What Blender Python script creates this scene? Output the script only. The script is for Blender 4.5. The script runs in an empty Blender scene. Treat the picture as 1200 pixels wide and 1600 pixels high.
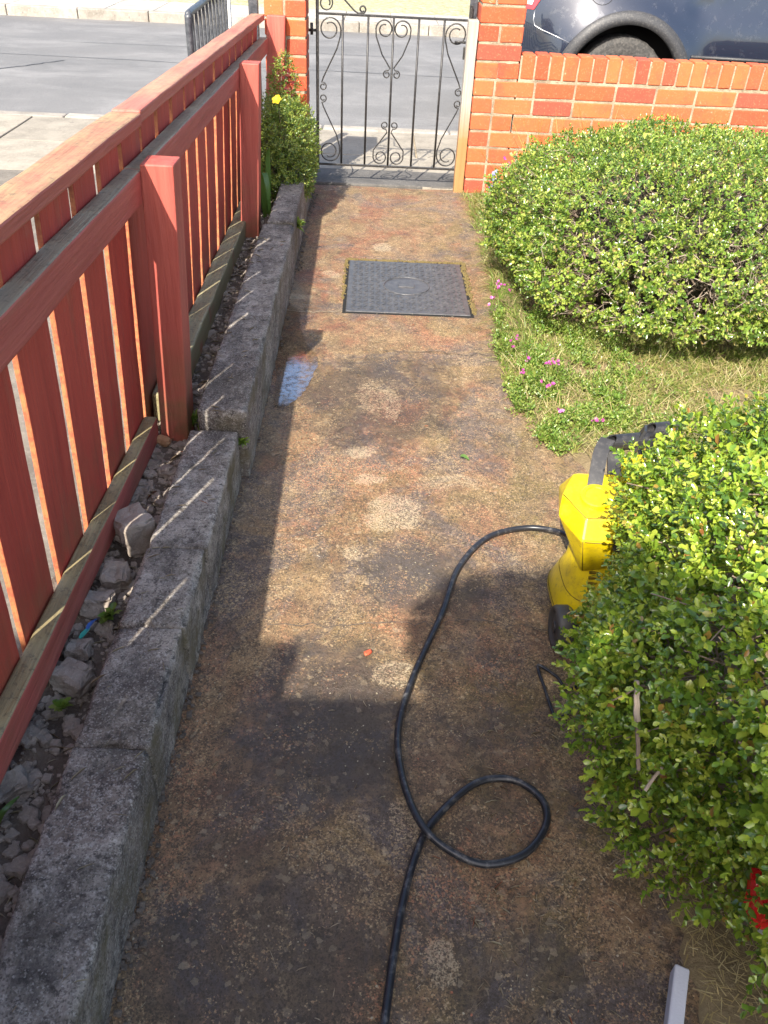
import bpy, bmesh, math, random
import numpy as np
from mathutils import Vector, Matrix, noise

random.seed(7); RNG = np.random.default_rng(7)
SC = bpy.context.scene
COL = SC.collection
R = math.radians

# ------------------------------------------------------------------ camera
cam_d = bpy.data.cameras.new('camera'); cam = bpy.data.objects.new('camera', cam_d); COL.objects.link(cam)
cam_d.sensor_fit = 'VERTICAL'; cam_d.sensor_height = 24.0; cam_d.lens = 24.0 * 1280 / 1600
cam_d.clip_start = 0.02; cam_d.clip_end = 2000
PITCH, YAW, ROLL = math.atan(0.75), R(2.148), R(3.1)
fw = Vector((math.sin(YAW) * math.cos(PITCH), math.cos(YAW) * math.cos(PITCH), -math.sin(PITCH)))
r0 = Vector((math.cos(YAW), -math.sin(YAW), 0)); u0 = r0.cross(fw)
cr = r0 * math.cos(ROLL) + u0 * math.sin(ROLL); cu = u0 * math.cos(ROLL) - r0 * math.sin(ROLL)
CAM = Vector((0, 0, 1.35))
cam.matrix_world = Matrix(((cr.x, cu.x, -fw.x, CAM.x), (cr.y, cu.y, -fw.y, CAM.y), (cr.z, cu.z, -fw.z, CAM.z), (0, 0, 0, 1)))
SC.camera = cam

# ------------------------------------------------------------------ sky, sun, exposure
SUN_AZ, SUN_EL = R(19.5), R(42.5)            # light travels towards +Y, turned to +X
W = bpy.data.worlds.new('World'); SC.world = W; W.use_nodes = True
wn = W.node_tree.nodes; wl = W.node_tree.links
bg = wn['Background']; sky = wn.new('ShaderNodeTexSky'); sky.sky_type = 'NISHITA'; sky.sun_disc = False
sky.sun_elevation = SUN_EL; sky.sun_rotation = math.pi + SUN_AZ
sky.air_density = 1.0; sky.dust_density = 3.0; sky.ozone_density = 1.0
wl.new(sky.outputs[0], bg.inputs[0]); bg.inputs[1].default_value = 0.15
sun_d = bpy.data.lights.new('sun', 'SUN'); sun = bpy.data.objects.new('sun', sun_d); COL.objects.link(sun)
sun_d.energy = 5.0; sun_d.angle = R(0.53); sun_d.color = (1.0, 0.93, 0.82)
ld = Vector((math.sin(SUN_AZ) * math.cos(SUN_EL), math.cos(SUN_AZ) * math.cos(SUN_EL), -math.sin(SUN_EL)))
sun.rotation_euler = ld.to_track_quat('-Z', 'Y').to_euler(); sun.location = (-3, -8, 8)
SC.view_settings.view_transform = 'Standard'; SC.view_settings.look = 'None'
SC.view_settings.exposure = 1.28; SC.view_settings.gamma = 1.0
SC.view_settings.use_curve_mapping = False
SC.render.engine = 'CYCLES'
SC.cycles.max_bounces = 8

# ------------------------------------------------------------------ node helpers
class NT:
    def __init__(s, name):
        s.m = bpy.data.materials.new(name); s.m.use_nodes = True
        s.t = s.m.node_tree; s.b = s.t.nodes['Principled BSDF']; s.out = s.t.nodes['Material Output']
        s._pos = None
    def set(s, node, key, v):
        i = node.inputs[key]
        if isinstance(v, bpy.types.NodeSocket): s.t.links.new(v, i)
        elif isinstance(v, (tuple, list)) and len(v) == 3 and i.type == 'RGBA': i.default_value = (*v, 1)
        else: i.default_value = v
    def n(s, typ, ins=None, out=0, **pr):
        nd = s.t.nodes.new('ShaderNode' + typ)
        for k, v in pr.items(): setattr(nd, k, v)
        for k, v in (ins or {}).items(): s.set(nd, k, v)
        return nd.outputs[out]
    @property
    def pos(s):
        if s._pos is None: s._pos = s.n('NewGeometry')
        return s._pos
    def nrmz(s):
        g = s.t.nodes.new('ShaderNodeNewGeometry')
        return s.n('SeparateXYZ', {0: g.outputs['Normal']}, out=2)
    def vec(s, scale=(1, 1, 1), off=(0, 0, 0)):
        return s.n('Mapping', {'Vector': s.pos, 'Scale': scale, 'Location': off})
    def noise(s, scale, detail=4, rough=.55, vec=None, dist=0, out=0):
        return s.n('TexNoise', {'Vector': vec or s.pos, 'Scale': scale, 'Detail': detail, 'Roughness': rough, 'Distortion': dist}, out=out)
    def voro(s, scale, vec=None, feature='F1', out=0, rnd=1.0):
        return s.n('TexVoronoi', {'Vector': vec or s.pos, 'Scale': scale, 'Randomness': rnd}, out=out, feature=feature)
    def rng(s, v, a, b, c=0.0, d=1.0):
        return s.n('MapRange', {'Value': v, 'From Min': a, 'From Max': b, 'To Min': c, 'To Max': d})
    def math(s, op, a, b=0.5, c=0.5, clamp=False):
        return s.n('Math', {0: a, 1: b, 2: c}, operation=op, use_clamp=clamp)
    def mix(s, f, a, b, mode='MIX'):
        nd = s.t.nodes.new('ShaderNodeMix'); nd.data_type = 'RGBA'; nd.blend_type = mode
        s.set(nd, 0, f); s.set(nd, 6, a); s.set(nd, 7, b); return nd.outputs[2]
    def ramp(s, f, stops):
        nd = s.t.nodes.new('ShaderNodeValToRGB'); s.set(nd, 0, f); e = nd.color_ramp.elements
        while len(e) < len(stops): e.new(0.5)
        for i, (p, c) in enumerate(stops): e[i].position = p; e[i].color = (*c, 1)
        return nd.outputs[0]
    def bump(s, h, strength=.5, dist=.01, normal=None):
        ins = {'Height': h, 'Strength': strength, 'Distance': dist}
        if normal: ins['Normal'] = normal
        return s.n('Bump', ins)
    def ell(s, cx, cy, rx, ry, soft=.35, wob=.25, ns=9.0):
        """stain of its own shape on a flat surface: 1 inside, 0 outside, ragged edge"""
        wp = s.n('VectorMath', {0: s.noise(5.5, 5, .65, out=1), 1: (.5, .5, .5)}, operation='SUBTRACT'); k = min(rx, ry) * 2.6
        wp = s.n('VectorMath', {0: wp, 1: (k, k, 0)}, operation='MULTIPLY'); ps = s.n('VectorMath', {0: s.pos, 1: wp}, operation='ADD')
        v = s.n('Mapping', {'Vector': ps, 'Scale': (1 / rx, 1 / ry, 0), 'Location': (-cx / rx, -cy / ry, 0)})
        l = s.n('VectorMath', {0: v}, out='Value', operation='LENGTH')
        nz = s.math('MULTIPLY_ADD', s.noise(ns, 5, .65), wob * 2, -wob)
        return s.n('MapRange', {'Value': s.math('ADD', l, nz), 'From Min': 1 + soft / 2, 'From Max': 1 - soft / 2, 'To Min': 0.0, 'To Max': 1.0}, interpolation_type='SMOOTHSTEP')
    def cells(s, scale, warp=.006, off=(0, 0, 0)):
        """random value per ragged grain: three channels"""
        wp = s.n('VectorMath', {0: s.noise(scale * 1.3, 4, .7, out=1), 1: (.5, .5, .5)}, operation='SUBTRACT')
        wp = s.n('VectorMath', {0: wp, 1: (warp, warp, warp)}, operation='MULTIPLY'); ps = s.n('VectorMath', {0: s.vec((1, 1, 1), off), 1: wp}, operation='ADD')
        sep = s.t.nodes.new('ShaderNodeSeparateColor'); s.set(sep, 0, s.voro(scale, ps, out='Color')); return sep.outputs[0], sep.outputs[1], sep.outputs[2]
    def fleck(s, r, dens): return s.rng(s.math('ADD', r, dens), .97, 1.03)
    def objrnd(s): return s.n('ObjectInfo', out='Random')
    def fin(s, color=None, rough=.6, normal=None, **kw):
        if color is not None: s.set(s.b, 'Base Color', color)
        s.set(s.b, 'Roughness', rough)
        if normal is not None: s.set(s.b, 'Normal', normal)
        for k, v in kw.items(): s.set(s.b, k.replace('_', ' '), v)
        return s.m

M = {}
def plain(name, col, rough=.5, **kw): M[name] = NT(name).fin(col, rough, **kw); return M[name]

# ------------------------------------------------------------------ object helpers
def props(o, label=None, cat=None, group=None, kind=None):
    if label: o['label'] = label
    if cat: o['category'] = cat
    if group: o['group'] = group
    if kind: o['kind'] = kind
    return o
def thing(name, label, cat, loc=(0, 0, 0), group=None):
    o = bpy.data.objects.new(name, None); COL.objects.link(o); o.location = loc; o.empty_display_size = .05
    return props(o, label, cat, group)
def wloc(o):
    v = Vector((0, 0, 0))
    while o: v = v + o.location; o = o.parent
    return v
def link(name, me, mat, parent=None, loc=(0, 0, 0)):
    """link a mesh; loc is a WORLD place of its origin"""
    o = bpy.data.objects.new(name, me); COL.objects.link(o)
    if mat is not None and not me.materials: me.materials.append(M[mat] if isinstance(mat, str) else mat)
    o.parent = parent
    o.location = Vector(loc) - (wloc(parent) if parent else Vector((0, 0, 0)))
    return o
def build(name, verts, faces, mat, parent=None, smooth=False):
    """mesh object from WORLD coordinates, origin moved to its centre"""
    v = np.asarray([tuple(p) for p in verts], float); c = (v.min(0) + v.max(0)) / 2
    me = bpy.data.meshes.new(name); me.from_pydata((v - c).tolist(), [], [list(f) for f in faces]); me.update()
    if smooth: me.polygons.foreach_set('use_smooth', [True] * len(me.polygons))
    return link(name, me, mat, parent, c)
def np_mesh(name, V, F, smooth=False, rnd=None):
    """V (n,3), F list of (array faces x k)"""
    me = bpy.data.meshes.new(name)
    me.vertices.add(len(V)); me.vertices.foreach_set('co', np.asarray(V, np.float32).ravel())
    loops = np.concatenate([f.ravel() for f in F]).astype(np.int32)
    tot = np.concatenate([np.full(len(f), f.shape[1], np.int32) for f in F])
    st = np.concatenate([[0], np.cumsum(tot)[:-1]]).astype(np.int32)
    me.loops.add(len(loops)); me.loops.foreach_set('vertex_index', loops)
    me.polygons.add(len(tot)); me.polygons.foreach_set('loop_start', st); me.polygons.foreach_set('loop_total', tot)
    if smooth: me.polygons.foreach_set('use_smooth', np.ones(len(tot), bool))
    if rnd is not None:
        a = me.attributes.new('rnd', 'FLOAT', 'POINT'); a.data.foreach_set('value', np.asarray(rnd, np.float32))
    me.update(calc_edges=True); return me
class Bag:
    """collects geometry for ONE mesh"""
    def __init__(s): s.v = []; s.f = []
    def add(s, v, f):
        b = len(s.v); s.v += [tuple(p) for p in v]; s.f += [[i + b for i in q] for q in f]
    def build(s, name, mat, parent=None, smooth=False): return build(name, s.v, s.f, mat, parent, smooth)

def rbox(h, r=.004, n=(1, 1, 1), amp=0.0, freq=12, seed=0, chip=0.0):
    """rounded box of half size h about 0: n inner divisions per axis, edge radius r, noise amplitude amp"""
    h = np.array(h, float); r = min(r, h.min() * .99); axes = []
    for k in range(3):
        inner = np.linspace(-(h[k] - r), h[k] - r, n[k] + 1)
        axes.append(np.concatenate([[-h[k]], inner, [h[k]]]))
    idx = {}; V = []; F = []
    def vid(i, j, k):
        key = (i, j, k)
        if key not in idx: idx[key] = len(V); V.append((axes[0][i], axes[1][j], axes[2][k]))
        return idx[key]
    L = [len(a) - 1 for a in axes]
    for i in range(L[0]):
        for j in range(L[1]):
            F.append((vid(i, j, 0), vid(i, j + 1, 0), vid(i + 1, j + 1, 0), vid(i + 1, j, 0)))
            F.append((vid(i, j, L[2]), vid(i + 1, j, L[2]), vid(i + 1, j + 1, L[2]), vid(i, j + 1, L[2])))
    for i in range(L[0]):
        for k in range(L[2]):
            F.append((vid(i, 0, k), vid(i + 1, 0, k), vid(i + 1, 0, k + 1), vid(i, 0, k + 1)))
            F.append((vid(i, L[1], k), vid(i, L[1], k + 1), vid(i + 1, L[1], k + 1), vid(i + 1, L[1], k)))
    for j in range(L[1]):
        for k in range(L[2]):
            F.append((vid(0, j, k), vid(0, j, k + 1), vid(0, j + 1, k + 1), vid(0, j + 1, k)))
            F.append((vid(L[0], j, k), vid(L[0], j + 1, k), vid(L[0], j + 1, k + 1), vid(L[0], j, k + 1)))
    V = np.array(V); q = np.clip(V, -(h - r), h - r); d = V - q; l = np.linalg.norm(d, axis=1, keepdims=True)
    nz = (np.abs(d) > 1e-9).sum(1)
    V = q + np.where(l > 1e-9, d / np.maximum(l, 1e-9) * r, 0)
    if amp or chip:
        for a in range(len(V)):
            p = Vector(V[a]) + Vector((seed * 7.3, seed * 3.1, seed * 5.7))
            o = noise.noise_vector(p * freq) * amp + noise.noise_vector(p * freq * 2.7) * amp * .5
            w = Vector(V[a])
            if chip and nz[a] >= 2:
                c = max(0, noise.noise(p * freq * .8) - .05) * chip
                w = w - Vector(d[a]).normalized() * c
            V[a] = w + o
    return V, F
def tube(pts, rad, seg=8, caps=True, closed=False):
    pts = [Vector(p) for p in pts]; n = len(pts)
    rads = rad if isinstance(rad, (list, tuple)) else [rad] * n
    V = []; F = []; up = None
    for i in range(n):
        if closed: t = (pts[(i + 1) % n] - pts[i - 1])
        else: t = pts[min(i + 1, n - 1)] - pts[max(i - 1, 0)]
        if t.length < 1e-9: t = Vector((0, 0, 1))
        t.normalize()
        if up is None: up = t.orthogonal().normalized()
        up = (up - t * up.dot(t))
        up = up.normalized() if up.length > 1e-6 else t.orthogonal().normalized()
        b = t.cross(up)
        for k in range(seg):
            a = 2 * math.pi * k / seg
            V.append(pts[i] + (up * math.cos(a) + b * math.sin(a)) * rads[i])
    m = n if closed else n - 1
    for i in range(m):
        for k in range(seg):
            F.append((i * seg + k, i * seg + (k + 1) % seg, ((i + 1) % n) * seg + (k + 1) % seg, ((i + 1) % n) * seg + k))
    if caps and not closed: F.append(tuple(range(seg - 1, -1, -1))); F.append(tuple((n - 1) * seg + k for k in range(seg)))
    return V, F
def spline(P, per=8, closed=False):
    P = [Vector(p) for p in P]; out = []; n = len(P)
    for i in range(n if closed else n - 1):
        g = lambda k: P[k % n] if closed else P[min(max(k, 0), n - 1)]
        a, b, c, d = g(i - 1), g(i), g(i + 1), g(i + 2)
        for s in range(per):
            t = s / per
            out.append(.5 * ((2 * b) + (c - a) * t + (2 * a - 5 * b + 4 * c - d) * t * t + (3 * b - a - 3 * c + d) * t ** 3))
    if not closed: out.append(P[-1])
    return out
def shift(V, p): return [(v[0] + p[0], v[1] + p[1], v[2] + p[2]) for v in V]
def fbm(x, y, z=0.0, o=4):
    return noise.fractal(Vector((x, y, z)), 1.0, 2.0, o)
def gridsheet(name, x0, x1, y0, y1, nx, ny, zf, mat, kind='structure', xf=None):
    xs = np.linspace(x0, x1, nx + 1); ys = np.linspace(y0, y1, ny + 1)
    V = []
    for y in ys:
        for x in xs:
            X = xf(x, y) if xf else x
            V.append((X, y, zf(X, y)))
    F = [(j * (nx + 1) + i, j * (nx + 1) + i + 1, (j + 1) * (nx + 1) + i + 1, (j + 1) * (nx + 1) + i) for j in range(ny) for i in range(nx)]
    me = bpy.data.meshes.new(name); me.from_pydata(V, [], F); me.polygons.foreach_set('use_smooth', [True] * len(F)); me.update()
    o = link(name, me, mat); props(o, kind=kind); return o

# ------------------------------------------------------------------ materials
def m_path():
    t = NT('path_concrete')
    mid = t.noise(9, 7, .7); fine = t.noise(62, 5, .7); grit = t.noise(230, 3, .7)
    g1 = t.noise(95, 8, .8); g2 = t.noise(60, 9, .85, vec=t.vec((1, 1, 1), (2, 9, 0)))
    yg = t.n('SeparateXYZ', {0: t.pos}, out=1); xg = t.n('SeparateXYZ', {0: t.pos}, out=0)
    off = lambda sc, o, d=7, r=.72, dist=0: t.noise(sc, d, r, vec=t.vec((1, 1, 1), o), dist=dist)
    c = t.mix(t.rng(mid, .36, .62), (.158, .096, .052), (.300, .192, .098))
    # remains of red paint, more of it towards the gate
    redn = t.noise(4.6, 8, .74, vec=t.vec((1, .55, 1), (3.1, 1.7, 0)), dist=.6)
    redm = t.math('MULTIPLY', t.rng(redn, .47, .57), t.rng(yg, .8, 3.4, .25, 1.0))
    c = t.mix(t.math('MULTIPLY', redm, .85), c, t.mix(t.rng(g1, .4, .6), (.135, .046, .030), (.285, .105, .060)))
    # olive moss film, most of it on the right
    ol = t.math('MULTIPLY', t.rng(off(3.4, (7, 2, 0), 8, .74, .8), .45, .58), t.rng(xg, -.3, .5, .2, .9))
    c = t.mix(t.math('MULTIPLY', ol, .85), c, t.mix(t.rng(g1, .42, .58), (.085, .064, .018), (.190, .148, .046)))
    # bare grey-brown concrete
    gz = t.rng(off(2.7, (1.3, 8.2, 0), 8, .74, .9), .49, .58)
    c = t.mix(t.math('MULTIPLY', gz, .8), c, t.mix(t.rng(g1, .42, .58), (.078, .062, .060), (.155, .128, .120)))
    # black lichen blotches of many sizes
    bl = t.rng(off(13, (5, 5, 0), 9, .8), .55, .62)
    c = t.mix(t.math('MULTIPLY', bl, .68), c, (.046, .036, .028))
    # stains with a shape of their own; pale ones are dense pale grain, dark ones a damp film
    E = lambda cx, cy, rx, ry, so=.5, wo=.4, ns=20: t.ell(cx, cy, rx, ry, so, wo, ns)
    dark = None
    for cx, cy, rx, ry, am in ((-.03, 1.08, .15, .20, .75), (.05, 2.43, .23, .27, .5), (.16, 1.53, .15, .12, .6), (-.12, .62, .20, .14, .55), (.30, .57, .16, .10, .4), (.25, .98, .16, .16, .35), (-.20, .92, .08, .2, .35)):
        e = t.math('MULTIPLY', E(cx, cy, rx, ry, .7), am); dark = e if dark is None else t.math('MAXIMUM', dark, e)
    c = t.mix(dark, c, (.055, .050, .050))
    pale = None
    for cx, cy, rx, ry, am in ((.103, 1.79, .080, .074, .46), (-.01, 2.10, .045, .04, .45), (.03, 1.95, .05, .025, .4), (.078, 3.93, .05, .055, .5), (.06, 2.44, .075, .13, .30), (.10, 2.40, .03, .10, .4),
                               (.153, .61, .03, .04, .4), (.09, 1.20, .05, .04, .45), (-.17, 3.55, .035, .04, .4), (-.31, 3.28, .09, .03, .5), (.10, .87, .03, .05, .35), (-.02, 1.62, .03, .03, .35), (.25, 1.95, .1, .04, .25)):
        e = t.math('MULTIPLY', E(cx, cy, rx, ry, .35), am); pale = e if pale is None else t.math('MAXIMUM', pale, e)
    orange = t.math('MAXIMUM', E(-.04, 1.99, .16, .06, .8), E(-.20, 2.17, .05, .2, .8))
    # crust of old laitance and moss crumbs, about a centimetre across
    cr1 = off(24, (6, 3, 0), 9, .82); cr2 = off(30, (1, 9, 0), 9, .82); zone = t.rng(off(4.2, (9, 9, 0), 6, .7, .6), .40, .60)
    c = t.mix(t.math('MULTIPLY', t.rng(cr1, .535, .585), t.math('MULTIPLY', t.rng(zone, 0, 1, .25, .75), t.rng(dark, 0, .6, 1, .35))), c, t.mix(t.rng(redn, .45, .58), (.44, .325, .180), (.42, .200, .110)))
    c = t.mix(t.math('MULTIPLY', t.rng(cr2, .53, .58), t.rng(zone, 0, 1, .75, .45)), c, (.058, .042, .028))
    # grain: ragged pale, red and dark crumbs
    r1, r2, r3 = t.cells(270, .007); q1, q2, q3 = t.cells(430, .005, (3, 1, 0))
    pn = t.rng(off(6.5, (4, 1, 0), 7, .75, .5), .40, .60, .01, .27)
    dens = t.math('SUBTRACT', t.math('ADD', t.math('ADD', pn, pale), t.math('MULTIPLY', orange, .2)), t.math('MULTIPLY', dark, .22))
    fcol = t.mix(r2, (.37, .235, .11), (.56, .425, .245))
    fcol = t.mix(t.math('MULTIPLY', t.rng(t.math('ADD', redn, t.math('MULTIPLY', orange, .2)), .46, .58), t.rng(r3, .35, .6)), fcol, (.47, .205, .105))
    fcol = t.mix(t.math('MULTIPLY', pale, .8), fcol, (.52, .48, .36))
    c = t.mix(t.math('MULTIPLY', t.fleck(r1, dens), .62), c, fcol)
    c = t.mix(t.math('MULTIPLY', t.fleck(q1, t.math('MULTIPLY', dens, .8)), .62), c, fcol)
    c = t.mix(t.math('MULTIPLY', t.fleck(q2, t.rng(off(9, (2, 2, 0), 6, .75), .38, .62, .04, .34)), .75), c, (.060, .045, .032))
    c = t.mix(t.math('MULTIPLY', t.fleck(r2, .09), .65), c, (.045, .034, .025))
    c = t.mix(t.math('MULTIPLY', t.rng(g2, .53, .59), .5), c, (.055, .042, .030))
    b1, b2, b3 = t.cells(95, .008, (1, 4, 0)); c = t.mix(t.math('MULTIPLY', t.fleck(b1, .012), .5), c, (.46, .36, .23))
    wet = t.math('MAXIMUM', t.ell(.03, 2.45, .28, .30, .5, .3), t.ell(-.30, 2.6, .14, .9, .5, .3))
    wet = t.math('MAXIMUM', wet, t.ell(-.03, 1.07, .18, .18, .6, .4))
    c = t.mix(t.math('MULTIPLY', wet, .25), c, t.mix(.5, c, (.02, .018, .016)))
    rough = t.rng(wet, 0, 1, .80, .26)
    h = t.math('ADD', t.math('ADD', t.math('MULTIPLY', g1, .8), t.math('MULTIPLY', r1, .3)), t.math('ADD', t.math('MULTIPLY', grit, .35), t.math('MULTIPLY', mid, .8)))
    nrm = t.bump(h, .8, .007)
    M['path'] = t.fin(c, rough, nrm)
m_path()

def m_kerbstone():
    t = NT('edging_concrete')
    mid = t.noise(11, 6, .70); fine = t.noise(80, 7, .8); big = t.noise(3.2, 4, .6)
    c = t.mix(t.rng(mid, .36, .60), (.150, .130, .110), (.385, .345, .295))
    c = t.mix(t.math('MULTIPLY', t.rng(big, .48, .62), .6), c, (.140, .098, .076))
    c = t.mix(t.math('MULTIPLY', t.rng(fine, .51, .61), .75), c, (.46, .43, .385))
    c = t.mix(t.math('MULTIPLY', t.rng(t.noise(22, 7, .8, vec=t.vec((1, 1, 1), (4, 4, 2))), .57, .64), .75), c, (.52, .49, .43))
    c = t.mix(t.math('MULTIPLY', t.rng(t.noise(50, 7, .8, vec=t.vec((1, 1, 1), (9, 1, 2))), .52, .61), .85), c, (.028, .024, .022))
    c = t.mix(t.math('MULTIPLY', t.rng(t.noise(5.5, 8, .78, vec=t.vec((1, .6, 1), (2, 7, 3))), .49, .60), .7), c, (.040, .034, .031))
    k1, k2, k3 = t.cells(380, .005); c = t.mix(t.math('MULTIPLY', t.fleck(k1, t.rng(big, .4, .62, .06, .2)), .38), c, t.mix(k2, (.38, .35, .31), (.62, .59, .54)))
    c = t.mix(t.math('MULTIPLY', t.fleck(k3, .18), .55), c, (.04, .035, .032))
    ol = t.math('MULTIPLY', t.rng(t.noise(6, 5, .7, vec=t.vec((1, 1, 1), (1, 6, 6))), .45, .62), t.rng(t.nrmz(), .6, .1, .15, .8))
    c = t.mix(ol, c, (.115, .095, .045))
    h = t.math('ADD', mid, t.math('ADD', t.math('MULTIPLY', fine, .6), t.math('MULTIPLY', t.noise(190, 3, .7), .3)))
    M['edging'] = t.fin(c, .9, t.bump(h, .9, .010))
m_kerbstone()

def m_concrete(name, a, b, speck, scale=1.0, rough=.88, bs=.4, dark=(.05, .047, .042), spam=.5):
    t = NT(name); mid = t.noise(5 * scale, 6, .65); fine = t.noise(60 * scale, 5, .7)
    c = t.mix(t.rng(mid, .36, .64), a, b)
    c = t.mix(t.math('MULTIPLY', t.rng(fine, .52, .68), spam), c, speck)
    c = t.mix(t.math('MULTIPLY', t.rng(t.noise(16 * scale, 6, .7, vec=t.vec((1, 1, 1), (3, 7, 1))), .58, .70), .5), c, dark)
    c = t.mix(t.math('MULTIPLY', t.rng(t.objrnd(), 0, 1), .22), c, dark)
    M[name] = t.fin(c, rough, t.bump(t.math('ADD', mid, fine), bs, .006))
m_concrete('pavement', (.20, .178, .142), (.29, .26, .21), (.40, .36, .30))
m_concrete('slab', (.30, .275, .235), (.42, .39, .345), (.52, .49, .44))
m_concrete('roadkerb', (.20, .18, .15), (.33, .30, .26), (.44, .41, .37))
m_concrete('threshold', (.062, .059, .056), (.110, .103, .095), (.20, .188, .17))
m_concrete('drive', (.10, .088, .072), (.18, .16, .13), (.28, .25, .22))
m_concrete('render_wall', (.45, .42, .36), (.52, .49, .43), (.58, .55, .5))
m_concrete('mortar', (.20, .158, .105), (.40, .325, .22), (.50, .43, .33), 2.2, .95, .9, (.10, .085, .06), .6)
m_concrete('stone', (.27, .222, .18), (.40, .34, .28), (.52, .46, .39), 3.0, .9, .8)
m_concrete('soil', (.095, .072, .055), (.175, .138, .108), (.28, .235, .19), 2.5, .95, 1.0, (.015, .012, .01), .4)
m_concrete('earth', (.160, .118, .062), (.260, .198, .108), (.40, .32, .18), 2.0, .95, .9, (.06, .045, .02), .45)
m_concrete('pebble', (.32, .17, .08), (.46, .28, .15), (.52, .36, .22), 4.0, .6, .3)

def m_asphalt():
    t = NT('asphalt'); fine = t.noise(150, 3, .7); mid = t.noise(.9, 6, .65); st = t.noise(1.1, 7, .7, vec=t.vec((.7, 1.2, 1)), dist=.5)
    c = t.mix(t.rng(mid, .35, .65), (.098, .097, .096), (.135, .132, .129))
    c = t.mix(t.math('MULTIPLY', t.rng(st, .48, .64), .5), c, (.225, .220, .214))
    c = t.mix(t.math('MULTIPLY', t.rng(fine, .52, .66), .55), c, (.33, .32, .305))
    c = t.mix(t.math('MULTIPLY', t.rng(t.noise(95, 3, .7, vec=t.vec((1, 1, 1), (3, 3, 0))), .56, .66), .5), c, (.04, .04, .042))
    M['asphalt'] = t.fin(c, .78, t.bump(fine, .5, .006))
m_asphalt()
plain('tar', (.045, .045, .047), .6)

def m_wood(name, axis, worn_top, red_a=(.30, .052, .043), red_b=(.43, .105, .082), alg=.5, worn=(.34, .295, .20), olive=0.0):
    """painted fence timber; grain runs along axis"""
    t = NT(name); sc = [34, 34, 34]; sc['xyz'.index(axis)] = 1.6
    grain = t.noise(1.0, 6, .65, vec=t.vec(sc, (1.7, .3, 2.2))); sc2 = [110, 110, 110]; sc2['xyz'.index(axis)] = 5
    fine = t.noise(1.0, 4, .6, vec=t.vec(sc2)); blot = t.noise(7, 5, .65); rnd = t.objrnd()
    c = t.mix(t.rng(grain, .32, .68), red_a, red_b)
    c = t.mix(t.rng(rnd, 0, 1, 0, .35), c, t.mix(.5, c, (.18, .026, .02)))
    c = t.mix(t.math('MULTIPLY', t.rng(fine, .62, .75), .5), c, (.16, .05, .035))
    wn_ = t.math('MULTIPLY', t.rng(t.noise(13, 6, .75, vec=t.vec((1, 1, 1), (5, 0, 3))), .58, .72), .6)
    c = t.mix(wn_, c, (.34, .095, .07))
    # green algae towards the foot and in blotches
    zz = t.n('SeparateXYZ', {0: t.pos}, out=2)
    al = t.math('MULTIPLY', t.math('MULTIPLY', t.rng(zz, .42, .06), t.rng(blot, .36, .62)), alg)
    c = t.mix(al, c, (.125, .105, .040))
    if olive: c = t.mix(t.math('MULTIPLY', t.rng(blot, .25, .45), olive), c, t.mix(grain, (.20, .17, .08), (.34, .30, .165)))
    if worn_top:
        up = t.math('MULTIPLY', t.rng(t.nrmz(), .55, .85), t.rng(t.noise(8, 6, .7, vec=t.vec((1, .45, 1), (2, 2, 2))), .40, .56, worn_top * worn_top * worn_top, worn_top ** .3))
        wc = t.mix(t.rng(grain, .3, .7), tuple(v * .5 for v in worn), worn)
        wc = t.mix(t.math('MULTIPLY', t.rng(t.noise(60, 7, .8), .52, .60), .6), wc, (.075, .062, .04))
        c = t.mix(up, c, wc)
    if axis == 'z' and not alg > .9:  # edges facing the sun coloured orange, sunlit brightness put into the paint
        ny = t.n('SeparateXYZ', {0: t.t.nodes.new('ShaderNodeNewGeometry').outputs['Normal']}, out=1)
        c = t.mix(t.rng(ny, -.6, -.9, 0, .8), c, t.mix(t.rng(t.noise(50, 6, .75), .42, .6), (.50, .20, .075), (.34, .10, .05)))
    # streaks where the old coat has gone thin
    c = t.mix(t.math('MULTIPLY', t.rng(t.noise(1.0, 5, .7, vec=t.vec([v * .35 for v in sc], (8, 8, 8))), .56, .72), .35), c, (.15, .095, .055))
    h = t.math('ADD', grain, t.math('MULTIPLY', fine, .6))
    M[name] = t.fin(c, .62, t.bump(h, .8, .005))
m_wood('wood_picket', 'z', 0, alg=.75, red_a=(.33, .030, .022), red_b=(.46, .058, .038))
m_wood('wood_post', 'z', .0, alg=.95, red_a=(.33, .055, .042), red_b=(.47, .115, .082))
m_wood('wood_rail', 'y', 1.0, alg=.5)
m_wood('wood_low_rail', 'y', 1.0, alg=.35, worn=(.31, .255, .13))
m_wood('wood_mossy_rail', 'y', 1.0, alg=.9, olive=.95, worn=(.34, .30, .17))
m_wood('wood_cap_red', 'y', .52, alg=.3, worn=(.42, .26, .15), red_a=(.34, .075, .055), red_b=(.46, .16, .115))
m_wood('wood_cap', 'y', .74, alg=.3, worn=(.44, .30, .15), red_a=(.30, .06, .045), red_b=(.42, .12, .085))

def m_timber():
    t = NT('weathered_timber'); g = t.noise(1.0, 6, .65, vec=t.vec((60, 60, 2))); z = t.n('SeparateXYZ', {0: t.pos}, out=2)
    c = t.mix(t.rng(g, .3, .7), (.20, .175, .14), (.42, .39, .34))
    c = t.mix(t.rng(t.math('ADD', z, t.math('MULTIPLY', t.noise(6), .2)), .55, .38), c, t.mix(g, (.24, .115, .035), (.36, .20, .08)))
    M['timber'] = t.fin(c, .8, t.bump(g, .5, .004))
m_timber()

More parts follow.
